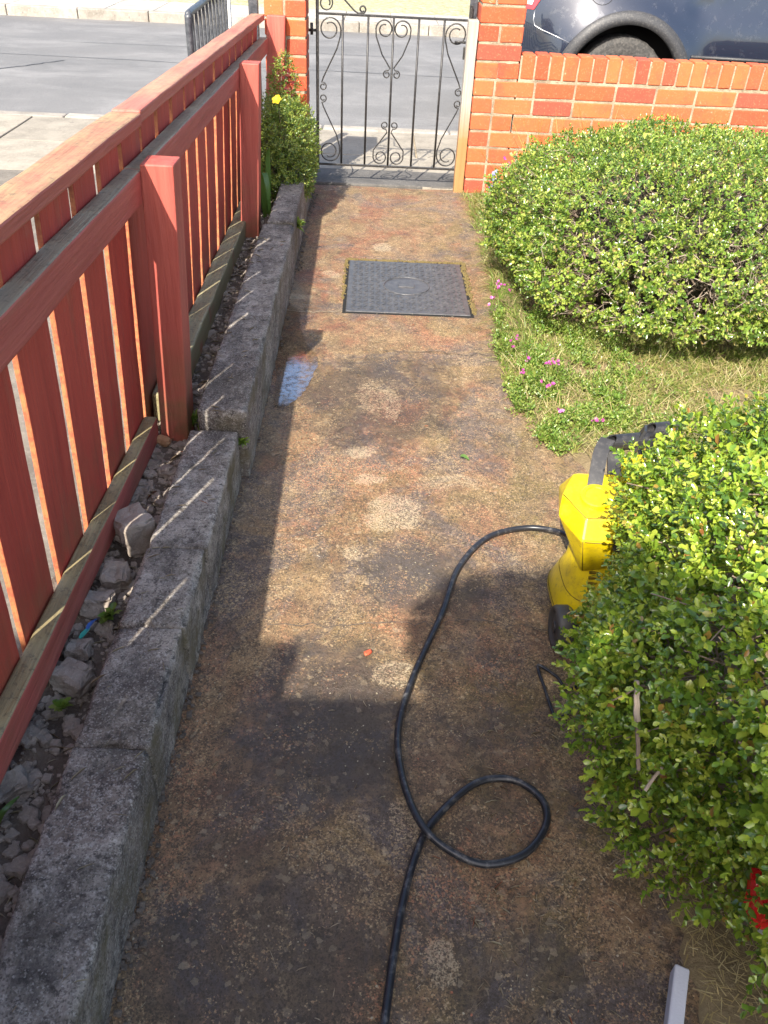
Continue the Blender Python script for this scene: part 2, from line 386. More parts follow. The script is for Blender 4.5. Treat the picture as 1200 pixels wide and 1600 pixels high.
def m_brick():
    t = NT('brick'); r = t.objrnd(); mid = t.noise(18, 6, .7); fine = t.noise(120, 4, .7)
    c = t.ramp(r, [(0, (.36, .052, .020)), (.25, (.49, .088, .026)), (.55, (.54, .118, .035)), (.8, (.44, .066, .024)), (.93, (.30, .055, .028)), (1, (.22, .055, .034))])
    c = t.mix(t.math('MULTIPLY', t.rng(mid, .5, .7), .45), c, (.31, .07, .035))
    c = t.mix(t.math('MULTIPLY', t.rng(fine, .56, .68), .4), c, (.60, .25, .12))
    c = t.mix(t.math('MULTIPLY', t.rng(t.noise(7, 6, .7, vec=t.vec((1, 1, 1), (6, 6, 6))), .54, .70), .55), c, (.12, .045, .03))
    c = t.mix(t.math('MULTIPLY', t.rng(t.noise(30, 6, .75, vec=t.vec((1, 1, 1), (1, 2, 3))), .64, .72), .6), c, (.50, .40, .28))
    M['brick'] = t.fin(c, .85, t.bump(t.math('ADD', mid, t.math('MULTIPLY', fine, .5)), .45, .005))
m_brick()

def m_iron(name, a, b, rough, sp=(.35, .33, .30), am=.4):
    t = NT(name); n1 = t.noise(40, 5, .7); n2 = t.noise(160, 4, .7)
    c = t.mix(t.rng(n1, .4, .65), a, b); c = t.mix(t.math('MULTIPLY', t.rng(n2, .60, .68), am), c, sp)
    M[name] = t.fin(c, rough, t.bump(n2, .3, .002), Metallic=0.0)
m_iron('iron', (.012, .012, .013), (.035, .032, .030), .45)
m_iron('manhole', (.042, .043, .047), (.080, .079, .081), .42, (.19, .165, .12), .45)
m_iron('gate_metal', (.030, .034, .042), (.075, .080, .090), .4, (.30, .29, .28), .3)
plain('moss', (.115, .085, .028), .95)

def m_leaf(name, stops, rough=.33, trans=.35, tcol=(.30, .42, .05)):
    t = NT(name)
    a = t.n('Attribute', out='Fac', attribute_name='rnd')
    v = t.math('FRACT', t.math('ADD', a, t.objrnd()))
    c = t.ramp(v, stops)
    c = t.mix(t.rng(t.noise(5, 3, .6), .35, .65, 0, .45), c, t.mix(.5, c, (.035, .075, .012)))
    tr = t.n('BsdfTranslucent', {'Color': t.mix(.6, c, tcol)})
    t.fin(c, rough, Specular_IOR_Level=.6, Coat_Weight=.35, Coat_Roughness=.16)
    s = t.n('MixShader', {0: trans, 1: t.b.outputs[0], 2: tr})
    t.t.links.new(s, t.out.inputs[0]); M[name] = t.m
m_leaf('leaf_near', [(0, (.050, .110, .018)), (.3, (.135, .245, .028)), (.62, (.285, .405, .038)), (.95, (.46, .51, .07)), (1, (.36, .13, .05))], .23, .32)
m_leaf('leaf_far', [(0, (.055, .105, .020)), (.3, (.130, .230, .032)), (.62, (.255, .365, .050)), (.95, (.42, .47, .10)), (1, (.38, .24, .11))], .3, .34)
m_leaf('leaf_side', [(0, (.065, .125, .026)), (.4, (.15, .225, .040)), (.8, (.30, .36, .06)), (1, (.40, .42, .08))], .35, .38)
m_leaf('leaf_red', [(0, (.10, .012, .015)), (1, (.20, .02, .02))], .4, .3, (.4, .05, .03))
m_leaf('grass', [(0, (.10, .18, .025)), (.4, (.20, .27, .045)), (.7, (.34, .33, .09)), (1, (.52, .45, .21))], .55, .4)
m_leaf('straw', [(0, (.30, .22, .09)), (.6, (.42, .33, .15)), (1, (.52, .44, .24))], .6, .25, (.5, .4, .15))
m_leaf('weed', [(0, (.10, .20, .025)), (.6, (.22, .32, .05)), (1, (.36, .38, .10))], .45, .4)
m_leaf('strap_leaf', [(0, (.10, .22, .045)), (1, (.16, .28, .07))], .35, .45)
m_leaf('pink_petal', [(0, (.42, .03, .26)), (.6, (.55, .07, .38)), (1, (.62, .22, .50))], .5, .4, (.7, .1, .5))
m_leaf('blue_petal', [(0, (.22, .25, .62)), (1, (.45, .48, .80))], .5, .4, (.4, .45, .9))
m_leaf('yellow_petal', [(0, (.80, .52, .01)), (1, (.85, .62, .03))], .5, .4, (.9, .7, .05))
m_leaf('litter', [(0, (.30, .24, .15)), (.5, (.44, .38, .27)), (.9, (.20, .12, .07)), (1, (.45, .13, .06))], .7, .1, (.5, .4, .2))
def m_twig(name, a, b):
    t = NT(name); M[name] = t.fin(t.mix(t.noise(45, 4, .6), a, b), .85)
m_twig('twig', (.10, .07, .05), (.30, .23, .18)); m_twig('dead_wood', (.20, .155, .115), (.46, .385, .31)); m_twig('shade_core', (.020, .018, .010), (.035, .030, .018))

t = NT('yellow_plastic'); nz = t.math('ADD', t.noise(30, 6, .7), t.math('MULTIPLY', t.rng(t.noise(120, 6, .8), .56, .64), .25))
M['yellow'] = t.fin(t.mix(t.rng(nz, .45, .85), (.62, .47, .003), (.36, .26, .02)), .36, t.bump(t.noise(220, 2), .08, .001), Coat_Weight=.2)
t = NT('black_plastic'); M['blackplastic'] = t.fin(t.mix(t.rng(t.noise(70, 4, .7), .5, .7), (.020, .020, .022), (.055, .052, .05)), .42, t.bump(t.noise(300, 2), .12, .001))
t = NT('hose_rubber'); M['hose'] = t.fin(t.mix(t.rng(t.noise(55, 5, .7), .52, .68), (.014, .015, .019), (.10, .095, .09)), .36)
plain('rubber', (.045, .043, .041), .55)
t = NT('tyre_rubber'); M['tyre'] = t.fin(t.mix(t.rng(t.noise(60, 4), .4, .7), (.030, .029, .028), (.075, .070, .064)), .8)
t = NT('car_paint'); dn = t.noise(260, 2, .6)
dust = t.math('MULTIPLY', t.rng(t.noise(16, 6, .75), .55, .72), .18)
M['carpaint'] = t.fin(t.mix(dust, (.012, .018, .034), (.16, .15, .14)), t.rng(dust, 0, .18, .22, .45), Metallic=.25, Coat_Weight=1.0, Coat_Roughness=.04)
t = NT('car_cladding'); M['cladding'] = t.fin(t.mix(t.rng(t.noise(90, 5, .7), .5, .7), (.022, .023, .026), (.085, .08, .075)), .55)
plain('darkgap', (.004, .004, .004), .9)
plain('glass_dark', (.010, .012, .014), .05, Coat_Weight=1.0)
plain('lamp_red', (.55, .012, .018), .12, Coat_Weight=1.0)
plain('lamp_clear', (.75, .70, .70), .12, Coat_Weight=1.0)
plain('alloy', (.42, .42, .43), .3, Metallic=.9)
plain('chrome', (.6, .6, .6), .12, Metallic=1.0)
plain('blue_plastic', (.04, .13, .42), .35); plain('teal_plastic', (.05, .36, .30), .35)
plain('red_film', (.62, .012, .014), .25, Coat_Weight=.5); plain('white_film', (.72, .72, .75), .28, Coat_Weight=.5)
t = NT('grey_board'); M['greyboard'] = t.fin(t.mix(t.noise(14, 5, .6), (.44, .45, .50), (.56, .57, .61)), .75, t.bump(t.noise(240, 3), .3, .002))
plain('cream', (.70, .68, .55), .5)
plain('roof_tile', (.16, .07, .05), .8); plain('door_green', (.05, .10, .07), .4); plain('white_paint', (.75, .75, .73), .45)
t = NT('puddle_water'); fr = t.n('Fresnel', {'IOR': 1.33})
film = t.math('MULTIPLY', t.rng(t.noise(55, 8, .78), .44, .52, .35, .95), t.math('MULTIPLY', t.ell(-.225, 2.53, .075, .17, .8, .35, 14), .55))
gl = t.n('BsdfGlossy', {'Color': (.88, .84, .84), 'Roughness': .06, 'Normal': t.bump(t.noise(90, 4, .6), .04, .002)}); tp = t.n('BsdfTransparent', {'Color': (.80, .77, .73)})
t.t.links.new(t.n('MixShader', {0: t.math('MULTIPLY', fr, film), 1: tp, 2: gl}), t.out.inputs[0]); M['water'] = t.m
t = NT('verge_grass'); M['verge'] = t.fin(t.mix(t.rng(t.noise(14, 6, .7), .4, .62), (.22, .215, .10), (.38, .34, .24)), .95, t.bump(t.noise(60, 4), .9, .02))

# ================================================================== SETTING
def flat(name, x0, x1, y0, y1, z, mat, kind='structure'):
    o = build(name, [(x0, y0, z), (x1, y0, z), (x1, y1, z), (x0, y1, z)], [(0, 1, 2, 3)], mat); return props(o, kind=kind)
flat('ground', -300, 300, -300, 600, -.24, 'verge')
flat('drive', -7, -.66, -4, 4.97, .0, 'drive')
road = flat('road', -60, 60, 6.47, 12.5, -.1, 'asphalt')

def xb(y):     # right-hand edge of the concrete path
    return float(np.interp(y, [-2, .3, .9, 1.3, 2.0, 2.25, 2.5, 2.8, 3.6, 4.4, 4.9], [.52, .51, .55, .66, .66, .56, .52, .53, .58, .585, .56])) + fbm(0, y * 5, 3) * .03 + fbm(0, y * 17, 8) * .018
gridsheet('path', -.40, .80, -1.2, 4.965, 60, 300, lambda x, y: (fbm(x * 2.2, y * 2.2, 1) * .004 + fbm(x * 9, y * 9, 5) * .0012) * min(1, max(0, (max(abs(x - .173) / .27, abs(y - 3.43) / .31) - 1) * 4)) - (.0 if y < 4.9 else (y - 4.9) * .1), 'path')
def earth_z(x, y):
    s = min(max((x - xb(y) + .02) / .06, 0), 1); s = s * s * (3 - 2 * s)
    return -.022 + s * .034 + s * (fbm(x * 6, y * 6, 2) * .010 + fbm(x * 21, y * 21, 4) * .005)
gridsheet('garden_bed', .44, 5.2, -3, 4.93, 150, 260, earth_z, 'earth', xf=lambda x, y: .44 + (x - .44) ** 1.35 / (4.76 ** .35))
def soil_z(x, y): return .062 + .02 * min(max((y - 1) / 3, 0), 1) + fbm(x * 9, y * 9, 7) * .012 + fbm(x * 33, y * 33, 9) * .006
gridsheet('soil_strip', -.70, -.44, -.6, 4.90, 26, 460, soil_z, 'soil')

pav = flat('pavement', -40, 40, 4.95, 6.36, -.012, 'mortar')
_slabc = {}
def slab(parent, x0, x1, y0, y1, z, mat='slab', th=.03, tilt=.002):
    key = (round(x1 - x0, 3), round(y1 - y0, 3), th, mat)
    if key not in _slabc:
        V, F = rbox(((x1 - x0) / 2, (y1 - y0) / 2, th), .006, (3, 3, 1), .0012, 6, len(_slabc))
        me = bpy.data.meshes.new('slab'); me.from_pydata([tuple(v) for v in V], [], F); me.update(); _slabc[key] = me
    o = link('slab', _slabc[key], mat, parent, ((x0 + x1) / 2, (y0 + y1) / 2, z - th))
    o.rotation_euler = (random.uniform(-tilt, tilt), random.uniform(-tilt, tilt), random.uniform(-.003, .003)); return o
for i in range(-5, 9):
    xa = -2.4 + .9 * i
    for ya, yb in ((4.975, 5.665), (5.677, 6.352)):
        if -.4 < xa + .45 < .56 and ya < 5: continue
        slab(pav, xa + .005, xa + .895, ya, yb, random.uniform(-.003, .003), 'pavement')
th = build('threshold', shift(rbox((.44, .16, .03), .008, (12, 5, 1), .002, 9)[0], (.10, 5.135, -.024)), rbox((.44, .16, .03), .008, (12, 5, 1))[1], 'threshold'); props(th, kind='structure')
slab(pav, -.345, .55, 5.305, 5.665, -.002, 'pavement')
kb = props(link('kerb', bpy.data.meshes.new('kerb_bed'), None), kind='structure')
kb.data.from_pydata([(-40, 6.37, -.03), (40, 6.37, -.03), (40, 6.46, -.03), (-40, 6.46, -.03)], [], [(0, 1, 2, 3)]); kb.data.materials.append(M['mortar'])
def kerbstone(parent, x0, x1, y0, y1, ztop):
    key = ('k', round(x1 - x0, 3), round(y1 - y0, 3))
    if key not in _slabc:
        V, F = rbox(((x1 - x0) / 2, (y1 - y0) / 2, .1), .014, (4, 1, 1), .002, 7)
        me = bpy.data.meshes.new('kerb_stone'); me.from_pydata([tuple(v) for v in V], [], F); me.update(); _slabc[key] = me
    link('kerb_stone', _slabc[key], 'roadkerb', parent, ((x0 + x1) / 2, (y0 + y1) / 2, ztop - .1))
for i in range(-7, 10): kerbstone(kb, -.35 + .92 * i, -.35 + .92 * i + .912, 6.358, 6.475, .004 + random.uniform(-.002, .002))
kf = props(link('far_kerb', bpy.data.meshes.new('kerb_bed'), None), kind='structure')
kf.data.from_pydata([(-60, 12.5, -.03), (60, 12.5, -.03), (60, 12.6, -.03), (-60, 12.6, -.03)], [], [(0, 1, 2, 3)]); kf.data.materials.append(M['mortar'])
for i in range(-9, 9): kerbstone(kf, -.2 + .92 * i, -.2 + .92 * i + .912, 12.48, 12.605, .022)
fp = flat('far_pavement', -60, 60, 12.6, 13.7, -.01, 'mortar')
for i in range(-13, 14):
    xa = -.41 + .63 * i
    for ya, yb in ((12.612, 13.18), (13.19, 13.74)): slab(fp, xa + .004, xa + .626, ya, yb, .018 + random.uniform(-.003, .003), 'slab', .03, .003)
gridsheet('far_verge', -40, 40, 13.74, 40, 160, 60, lambda x, y: .02 + min((y - 13.74) * .03, .25) + fbm(x * .8, y * .8) * .03 - (.02 if y < 13.8 else 0), 'verge')
# old trench edges and cracks in the road
def ribbon(parent, pts, w, z, mat, name):
    V = []; F = []
    P = [Vector((*p, z)) for p in pts]; Q = []
    for a, b in zip(P[:-1], P[1:]):
        for k in range(8): Q.append(a.lerp(b, k / 8) + Vector((fbm(a.x + k, a.y, 1) * .02, fbm(a.x, a.y + k * 1.3, 5) * .02, 0)))
    Q.append(P[-1])
    for i, p in enumerate(Q):
        t_ = (Q[min(i + 1, len(Q) - 1)] - Q[max(i - 1, 0)]).normalized(); s = Vector((-t_.y, t_.x, 0)) * w * (.5 + .5 * abs(fbm(i * .7, 2)))
        V += [p + s, p - s]
    F = [(2 * i, 2 * i + 1, 2 * i + 3, 2 * i + 2) for i in range(len(Q) - 1)]
    return build(name, V, F, mat, parent)
ribbon(road, [(-4.6, 8.5), (-3.6, 8.55), (-3.35, 8.9), (-3.1, 9.3)], .016, -.096, 'tar', 'crack')
ribbon(road, [(-4.4, 9.55), (-2.5, 9.5), (-.6, 9.42), (1.0, 9.36)], .011, -.096, 'tar', 'crack')
ribbon(road, [(-3.5, 10.5), (-2.2, 10.55), (.2, 10.5)], .009, -.096, 'tar', 'crack')
# shallow rain water left along the edging
pz = [(-.352, 3.14), (-.30, 3.17), (-.262, 3.10), (-.255, 2.98), (-.235, 2.90), (-.215, 2.82), (-.185, 2.76), (-.165, 2.68), (-.175, 2.58), (-.19, 2.50), (-.215, 2.41), (-.262, 2.34), (-.292, 2.37), (-.30, 2.52), (-.318, 2.66), (-.33, 2.85), (-.352, 3.0)]
pz = [(p.x, p.y, .0055) for p in spline([(x, y, 0) for x, y in pz], 5, True)]
pz = [(x + fbm(x * 40, y * 40) * .008, y + fbm(x * 40, y * 40, 3) * .008, z) for x, y, z in pz]
ud = build('puddle', pz, [tuple(range(len(pz)))], 'water'); props(ud, kind='structure')

pth = bpy.data.objects['path']
ribbon(pth, [(-.36, 3.122), (-.22, 3.118), (-.095, 3.132)], .004, .0045, 'mortar', 'joint')
ribbon(pth, [(.06, 2.79), (.25, 2.80), (.42, 2.785), (.53, 2.79)], .0028, .0048, 'soil', 'crack')
ribbon(pth, [(-.20, 1.35), (.05, 1.36), (.22, 1.375), (.50, 1.36)], .0022, .0048, 'soil', 'crack')
ribbon(pth, [(-.10, 4.33), (.15, 4.345), (.42, 4.33)], .0028, .0048, 'soil', 'crack')

# ================================================================== EDGING OF CONCRETE BLOCKS
ed = thing('edging_wall', 'low mossy grey concrete block edging along the left of the path', 'edging', (-.41, 2.4, 0))
for k, (x0, x1, y0, y1, zt) in enumerate(((-.482, -.352, -.4, .10, .162), (-.482, -.350, .101, .886, .162), (-.480, -.349, .887, 1.178, .160), (-.476, -.344, 1.179, 1.425, .162),
                                         (-.472, -.340, 1.426, 1.935, .161), (-.452, -.318, 1.950, 3.545, .212), (-.432, -.322, 3.548, 4.82, .222))):
    h = ((x1 - x0) / 2, (y1 - y0) / 2, (zt + .06) / 2)
    V, F = rbox(h, .007, (11, max(6, int((y1 - y0) / .011)), 14), .0030, 22, k + 1, .022)
    o = build('block', shift(V, ((x0 + x1) / 2, (y0 + y1) / 2, zt - h[2])), F, 'edging', ed, True)

# ================================================================== TIMBER FENCE
def fm(p):     # the fence leans a little to the path and drops a little towards the road
    x, y, z = p; return (x + .05 * z, y, z - .022 * (y - 2) * z / .85)
fence = thing('picket_fence', 'red painted timber fence with vertical boards left of the path', 'fence', (-.62, 2.4, 0))
def fbox(name, x0, x1, y0, y1, z0, z1, mat, r=.004, n=(1, 6, 1), amp=.0012, freq=6, seed=0, zs=None):
    V, F = rbox(((x1 - x0) / 2, (y1 - y0) / 2, (z1 - z0) / 2), r, n, amp, freq, seed)
    V = [(v[0] + (x0 + x1) / 2, v[1] + (y0 + y1) / 2, v[2] + (z0 + z1) / 2) for v in V]
    if zs: V = [(x, y, z + zs(y)) for x, y, z in V]
    return build(name, [fm(v) for v in V], F, mat, fence)
edges = [-.35, -.15, .05, .25, .45, .655, .85, 1.05, 1.245, 1.445, 1.645, 1.825, 2.02]
y = 2.235; 
while y < 4.8: edges.append(y); y += random.uniform(.180, .205)
pk = list(zip(edges[:-1], edges[1:]))
for k, (ya, yb) in enumerate(pk):
    g = random.uniform(.031, .040) if yb < 2.3 else random.uniform(.030, .040)
    y0, y1 = ya + g, yb
    V, F = rbox((.0058, (y1 - y0) / 2, .445), .0025, (1, 3, 14), .0016, 5, k)
    a = random.uniform(-.014, .014); w = random.uniform(-.003, .003)
    V = [(v[0] - .634 + w, v[1] * (1 + .03 * noise.noise(Vector((v[2] * 3, k * 5.1, 0)))) + (y0 + y1) / 2 + a * v[2], v[2] + .435) for v in V]
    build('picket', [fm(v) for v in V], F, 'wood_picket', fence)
zr = lambda z0, z1: (lambda y: 0.0)
fbox('rail', -.624, -.580, -.3, 2.035, .735, .812, 'wood_rail', .005, (1, 40, 1), .0018, 5, 3)
fbox('rail', -.624, -.580, 2.039, 4.79, .735, .812, 'wood_rail', .005, (1, 50, 1), .0018, 5, 4)
fbox('rail', -.624, -.586, -.3, 2.018, .072, .148, 'wood_low_rail', .005, (1, 40, 1), .0018, 5, 5, zs=lambda y: .065 * (2.02 - y) / 1.15)
fbox('rail', -.624, -.560, 2.11, 4.74, .075, .170, 'wood_mossy_rail', .006, (2, 40, 2), .003, 6, 6)
fbox('cap_rail', -.682, -.603, -.35, 2.165, .882, .912, 'wood_cap', .005, (4, 45, 1), .002, 5, 7)
fbox('cap_rail', -.676, -.606, 2.168, 4.84, .886, .917, 'wood_cap_red', .005, (4, 45, 1), .002, 5, 8)
fbox('post', -.581, -.502, 2.02, 2.108, -.05, .828, 'wood_post', .004, (2, 2, 12), .0016, 6, 9)
fbox('post', -.581, -.502, 3.72, 3.805, -.05, .828, 'wood_post', .004, (2, 2, 12), .0016, 6, 10)
fbox('post', -.581, -.502, .26, .345, -.05, .828, 'wood_post', .004, (2, 2, 12), .0016, 6, 12)
fbox('post', -.590, -.498, 4.80, 4.852, -.05, .915, 'wood_post', .004, (2, 2, 12), .0016, 6, 11)

# ================================================================== BRICKWORK
_bc = {}
def brick(parent, x0, x1, y0, y1, z0, z1, name='brick'):
    key = (round(x1 - x0, 3), round(y1 - y0, 3), round(z1 - z0, 3), random.randrange(3))
    if key not in _bc:
        V, F = rbox(((x1 - x0) / 2, (y1 - y0) / 2, (z1 - z0) / 2), .0045, (2, 1, 1), .0016, 14, len(_bc), .006)
        me = bpy.data.meshes.new('brick'); me.from_pydata([tuple(v) for v in V], [], F); me.update(); _bc[key] = me
    o = link(name, _bc[key], 'brick', parent, ((x0 + x1) / 2, (y0 + y1) / 2 + random.uniform(-.0015, .0015), (z0 + z1) / 2))
    o.rotation_euler = (random.uniform(-.004, .004), random.uniform(-.006, .006), random.uniform(-.006, .006)); return o
def mortar(parent, x0, x1, y0, y1, z0, z1, seed):
    nx = max(2, int((x1 - x0) / .02)); nz_ = max(2, int((z1 - z0) / .02))
    V, F = rbox(((x1 - x0) / 2, (y1 - y0) / 2, (z1 - z0) / 2), .004, (nx, 3, nz_), .0016, 30, seed)
    return build('mortar', shift(V, ((x0 + x1) / 2, (y0 + y1) / 2, (z0 + z1) / 2)), F, 'mortar', parent)
P_, J = .085, .011
wall = thing('brick_wall', 'low orange brick garden wall with upright brick coping and tall gate pillar, right of gate', 'wall', (1.6, 4.93, 0))
YF = 4.88
mortar(wall, .546, .768, YF + .0035, YF + .208, -.1, 1.075, 1)
mortar(wall, .775, 3.9, YF + .0035, YF + .098, -.1, .712, 2)
for r in range(13):
    z0, z1 = r * P_ + .004, r * P_ + P_ - J + .004
    if r < 7:
        brick(wall, .542, .648, YF, YF + .212, z0, z1)
        x = .659; n = 0; first = (.105, .205, .155, .205, .105, .205, .205)[r]
        while x < 3.85:
            L = first if n == 0 else .2085
            brick(wall, x, x + L, YF, YF + .102, z0, z1); x += L + J; n += 1
    else:
        cut = (.645, .660, .610)[r % 3] if r % 2 else None
        if cut: brick(wall, .542, cut, YF, YF + .212, z0, z1); brick(wall, cut + J, .772, YF, YF + .212, z0, z1)
        else: brick(wall, .542, .772, YF, YF + .212, z0, z1)
brick(wall, .659, .772, YF, YF + .102, .603, .676)
x = .784
while x < 3.85:
    w_ = random.uniform(.064, .070); brick(wall, x, x + w_, YF - .002, YF + .104, .604, .722 + random.uniform(-.002, .002), 'coping_brick'); x += w_ + .0095
pil = thing('gate_pillar', 'narrow orange brick gate pillar at the end of the red fence', 'pillar', (-.46, 4.96, 0))
mortar(pil, -.560, -.356, 4.863, 5.07, -.1, 1.065, 3)
for r in range(13):
    z0, z1 = r * P_ - .012, r * P_ + P_ - J - .012
    brick(pil, -.565, -.468, 4.86, 5.074, z0, z1); brick(pil, -.457, -.352, 4.86, 5.074, z0, z1)

# ================================================================== WROUGHT IRON GATE
gate = thing('garden_gate', 'black wrought iron garden gate with heart shaped scrolls', 'gate', (.1, 5.005, .09))
GY = 5.005
gx = lambda u: -.303 + u * .1342
gz = lambda v: .100 + v * .748
def gt(name, pts, r, seg=8, parent=gate): 
    V, F = tube([(p[0], GY + (p[2] if len(p) > 2 else 0), p[1]) for p in pts], r, seg); return build(name, V, F, 'iron', parent, True)
def gbar(name, x0, x1, z0, z1, hy=.006):
    V, F = rbox(((x1 - x0) / 2, hy, (z1 - z0) / 2), .0015, (1, 1, 1)); return build(name, shift(V, ((x0 + x1) / 2, GY, (z0 + z1) / 2)), F, 'iron', gate)
gbar('rail', gx(0) - .005, gx(6) + .012, gz(1) - .006, gz(1) + .006)
gbar('rail', gx(0) - .005, gx(6) + .012, gz(0) - .006, gz(0) + .006)
gbar('stile', gx(0) - .008, gx(0) + .008, gz(0) - .03, 1.16, .008); gbar('stile', gx(6) - .008, gx(6) + .008, gz(0) - .03, gz(1) + .07, .008)
for u in range(1, 6): gt('bar', [(gx(u), gz(0) + .006), (gx(u), gz(1) - .006)], .0058)
def spiral(cx, cz, r, a0, turns, sgn=1, shrink=.62, n=30):
    out = []
    for i in range(n + 1):
        k = i / n; a = a0 + sgn * turns * 2 * math.pi * k; rr = r * (1 - shrink * k)
        out.append((cx + rr * math.cos(a) + sgn * 0, cz + rr * math.sin(a)))
    return out
def side_scrolls(mir):
    mx = lambda pts: [((gx(6) - (p[0] - gx(0))) if mir else p[0], p[1], .002) for p in pts]
    R1 = .058
    for top in (True, False):
        fz = (lambda z: z) if top else (lambda z: gz(0) + gz(1) - z)
        c = (gx(0) + .008 + R1, gz(1) - .012 - R1)
        sp = spiral(c[0], c[1], R1, -.05, 1.35, 1, .5)
        end = (gx(0) + .018, gz(.565))
        pts = [(p[0], fz(p[1])) for p in sp[::-1]] + [(gx(1) - .012, fz(c[1] - .03)), (gx(1) - .03, fz(c[1] - .09)), (gx(0) + .032, fz(gz(.60)))]
        pts = [(p.x, p.z) for p in spline([(q[0], 0, q[1]) for q in pts[-4:]], 6)] if False else pts
        c2 = (gx(0) + .029, gz(.528) + .008)
        small = spiral(c2[0], c2[1], .0205, 1.9, 1.2, -1, .55, 20)
        gt('scroll', mx(pts + [(p[0], fz(p[1])) for p in small]), .0038, 6)
side_scrolls(False); side_scrolls(True)
for top in (True, False):
    for s in (-1, 1):
        fz = (lambda z: z) if top else (lambda z: gz(0) + gz(1) - z)
        cx = gx(3) + s * .046; R1 = .047; cz = gz(1) - .012 - R1
        if not top: R1 = .040; cz = gz(1) - .01 - R1
        sp = spiral(cx, cz, R1, (0 if s > 0 else math.pi), 1.3, s, .55)
        zj = gz(.66) if top else gz(.73)
        pts = [(p[0], fz(p[1])) for p in sp[::-1]] + [(gx(3) + s * .086, fz(cz - .035)), (gx(3) + s * .012, fz(zj + .02))]
        if top: pts = pts[:-2] + [(gx(3) + s * .090, fz(cz - .035)), (gx(3) + s * .055, fz(cz - .12)), (gx(3) + s * .010, fz(zj + .012))]
        small = spiral(gx(3) + s * .026, zj - .018, .0205, (1.9 if s > 0 else math.pi - 1.9), 1.2, -s, .55, 20)
        gt('scroll', [(p[0], p[1], .003) for p in pts + [(p[0], fz(p[1])) for p in small]], .0038, 6)
# swan-neck above the top rail
gt('scroll', spiral(gx(0) + .045, gz(1) + .048, .040, 2.6, 1.5, -1, .5), .0038, 6)
gt('scroll', [(gx(0) + .01, 1.15), (gx(0) + .06, 1.10), (gx(.9), gz(1) + .085), (gx(1.45), gz(1) + .018), (gx(1.60), gz(1) + .008)] + spiral(gx(1.76), gz(1) + .027, .019, -1.9, 1.2, 1, .5, 20), .0045, 6)
gt('latch', [(gx(6) - .075, gz(.865), -.014), (gx(6) - .05, gz(.868), -.016), (gx(6) + .03, gz(.862), -.014)], .006)
gt('latch_plate', [(gx(6), gz(.79), -.012), (gx(6), gz(.89), -.012)], .011)
for v in (.90, .20):
    h = gt('hinge', [(gx(0) - .045, gz(v) - .004), (gx(0) + .002, gz(v) - .004)], .007); gt('hinge_pin', [(gx(0) - .030, gz(v) - .025), (gx(0) - .030, gz(v) + .03)], .008, 8, h)
tp = thing('gate_post', 'weathered grey timber gate post fixed against the brick pillar', 'post', (.51, 4.93, 0))
V, F = rbox((.027, .034, .455), .004, (2, 2, 20), .002, 9, 3); build('upright', shift(V, (.512, 4.935, .405)), F, 'timber', tp)
build('latch_keep', *[(shift(rbox((.006, .012, .03), .002)[0], (.482, 4.975, .70))), rbox((.006, .012, .03), .002)[1]], 'iron', tp)
dp = build('metal_post', shift(rbox((.019, .02, .62), .003)[0], (.517, 5.045, .60)), rbox((.019, .02, .62), .003)[1], 'gate_metal')
props(dp, 'dark metal post standing behind the weathered timber gate post', 'post')

# ================================================================== NEIGHBOUR'S DRIVE GATE
dg = thing('driveway_gate', 'black metal railing gate standing open beyond the red fence', 'gate', (-.97, 5.5, 0))
DX = lambda y: -.985 + .03 * (y - 5)
V, F = tube(spline([(DX(5.02), 5.02, .06), (DX(5.02), 5.02, .40), (DX(5.02), 5.02, .77), (DX(5.03), 5.03, .80), (DX(5.07), 5.07, .815), (DX(5.4), 5.4, .83), (DX(5.9), 5.9, .87), (DX(6.2), 6.2, .90)], 6), .019, 10); build('frame', V, F, 'gate_metal', dg, True)
V, F = tube([(DX(5.02), 5.02, .12), (DX(6.2), 6.2, .12)], .016, 8); build('bottom_rail', V, F, 'gate_metal', dg, True)
for i in range(1, 12):
    y = 5.02 + i * .1; V, F = rbox((.007, .016, .355), .002); build('bar', shift(V, (DX(y), y, .465 + .01 * i / 4)), F, 'gate_metal', dg)
V, F = rbox((.012, .022, .40), .003); build('end_stile', shift(V, (DX(6.2), 6.21, .50)), F, 'white_paint', dg)
o = build('metal_post', shift(rbox((.024, .024, .62), .003)[0], (-.635, 5.0, .60)), rbox((.024, .024, .62), .003)[1], 'gate_metal'); props(o, 'square dark metal post beside the pillar at the end of the red fence', 'post')

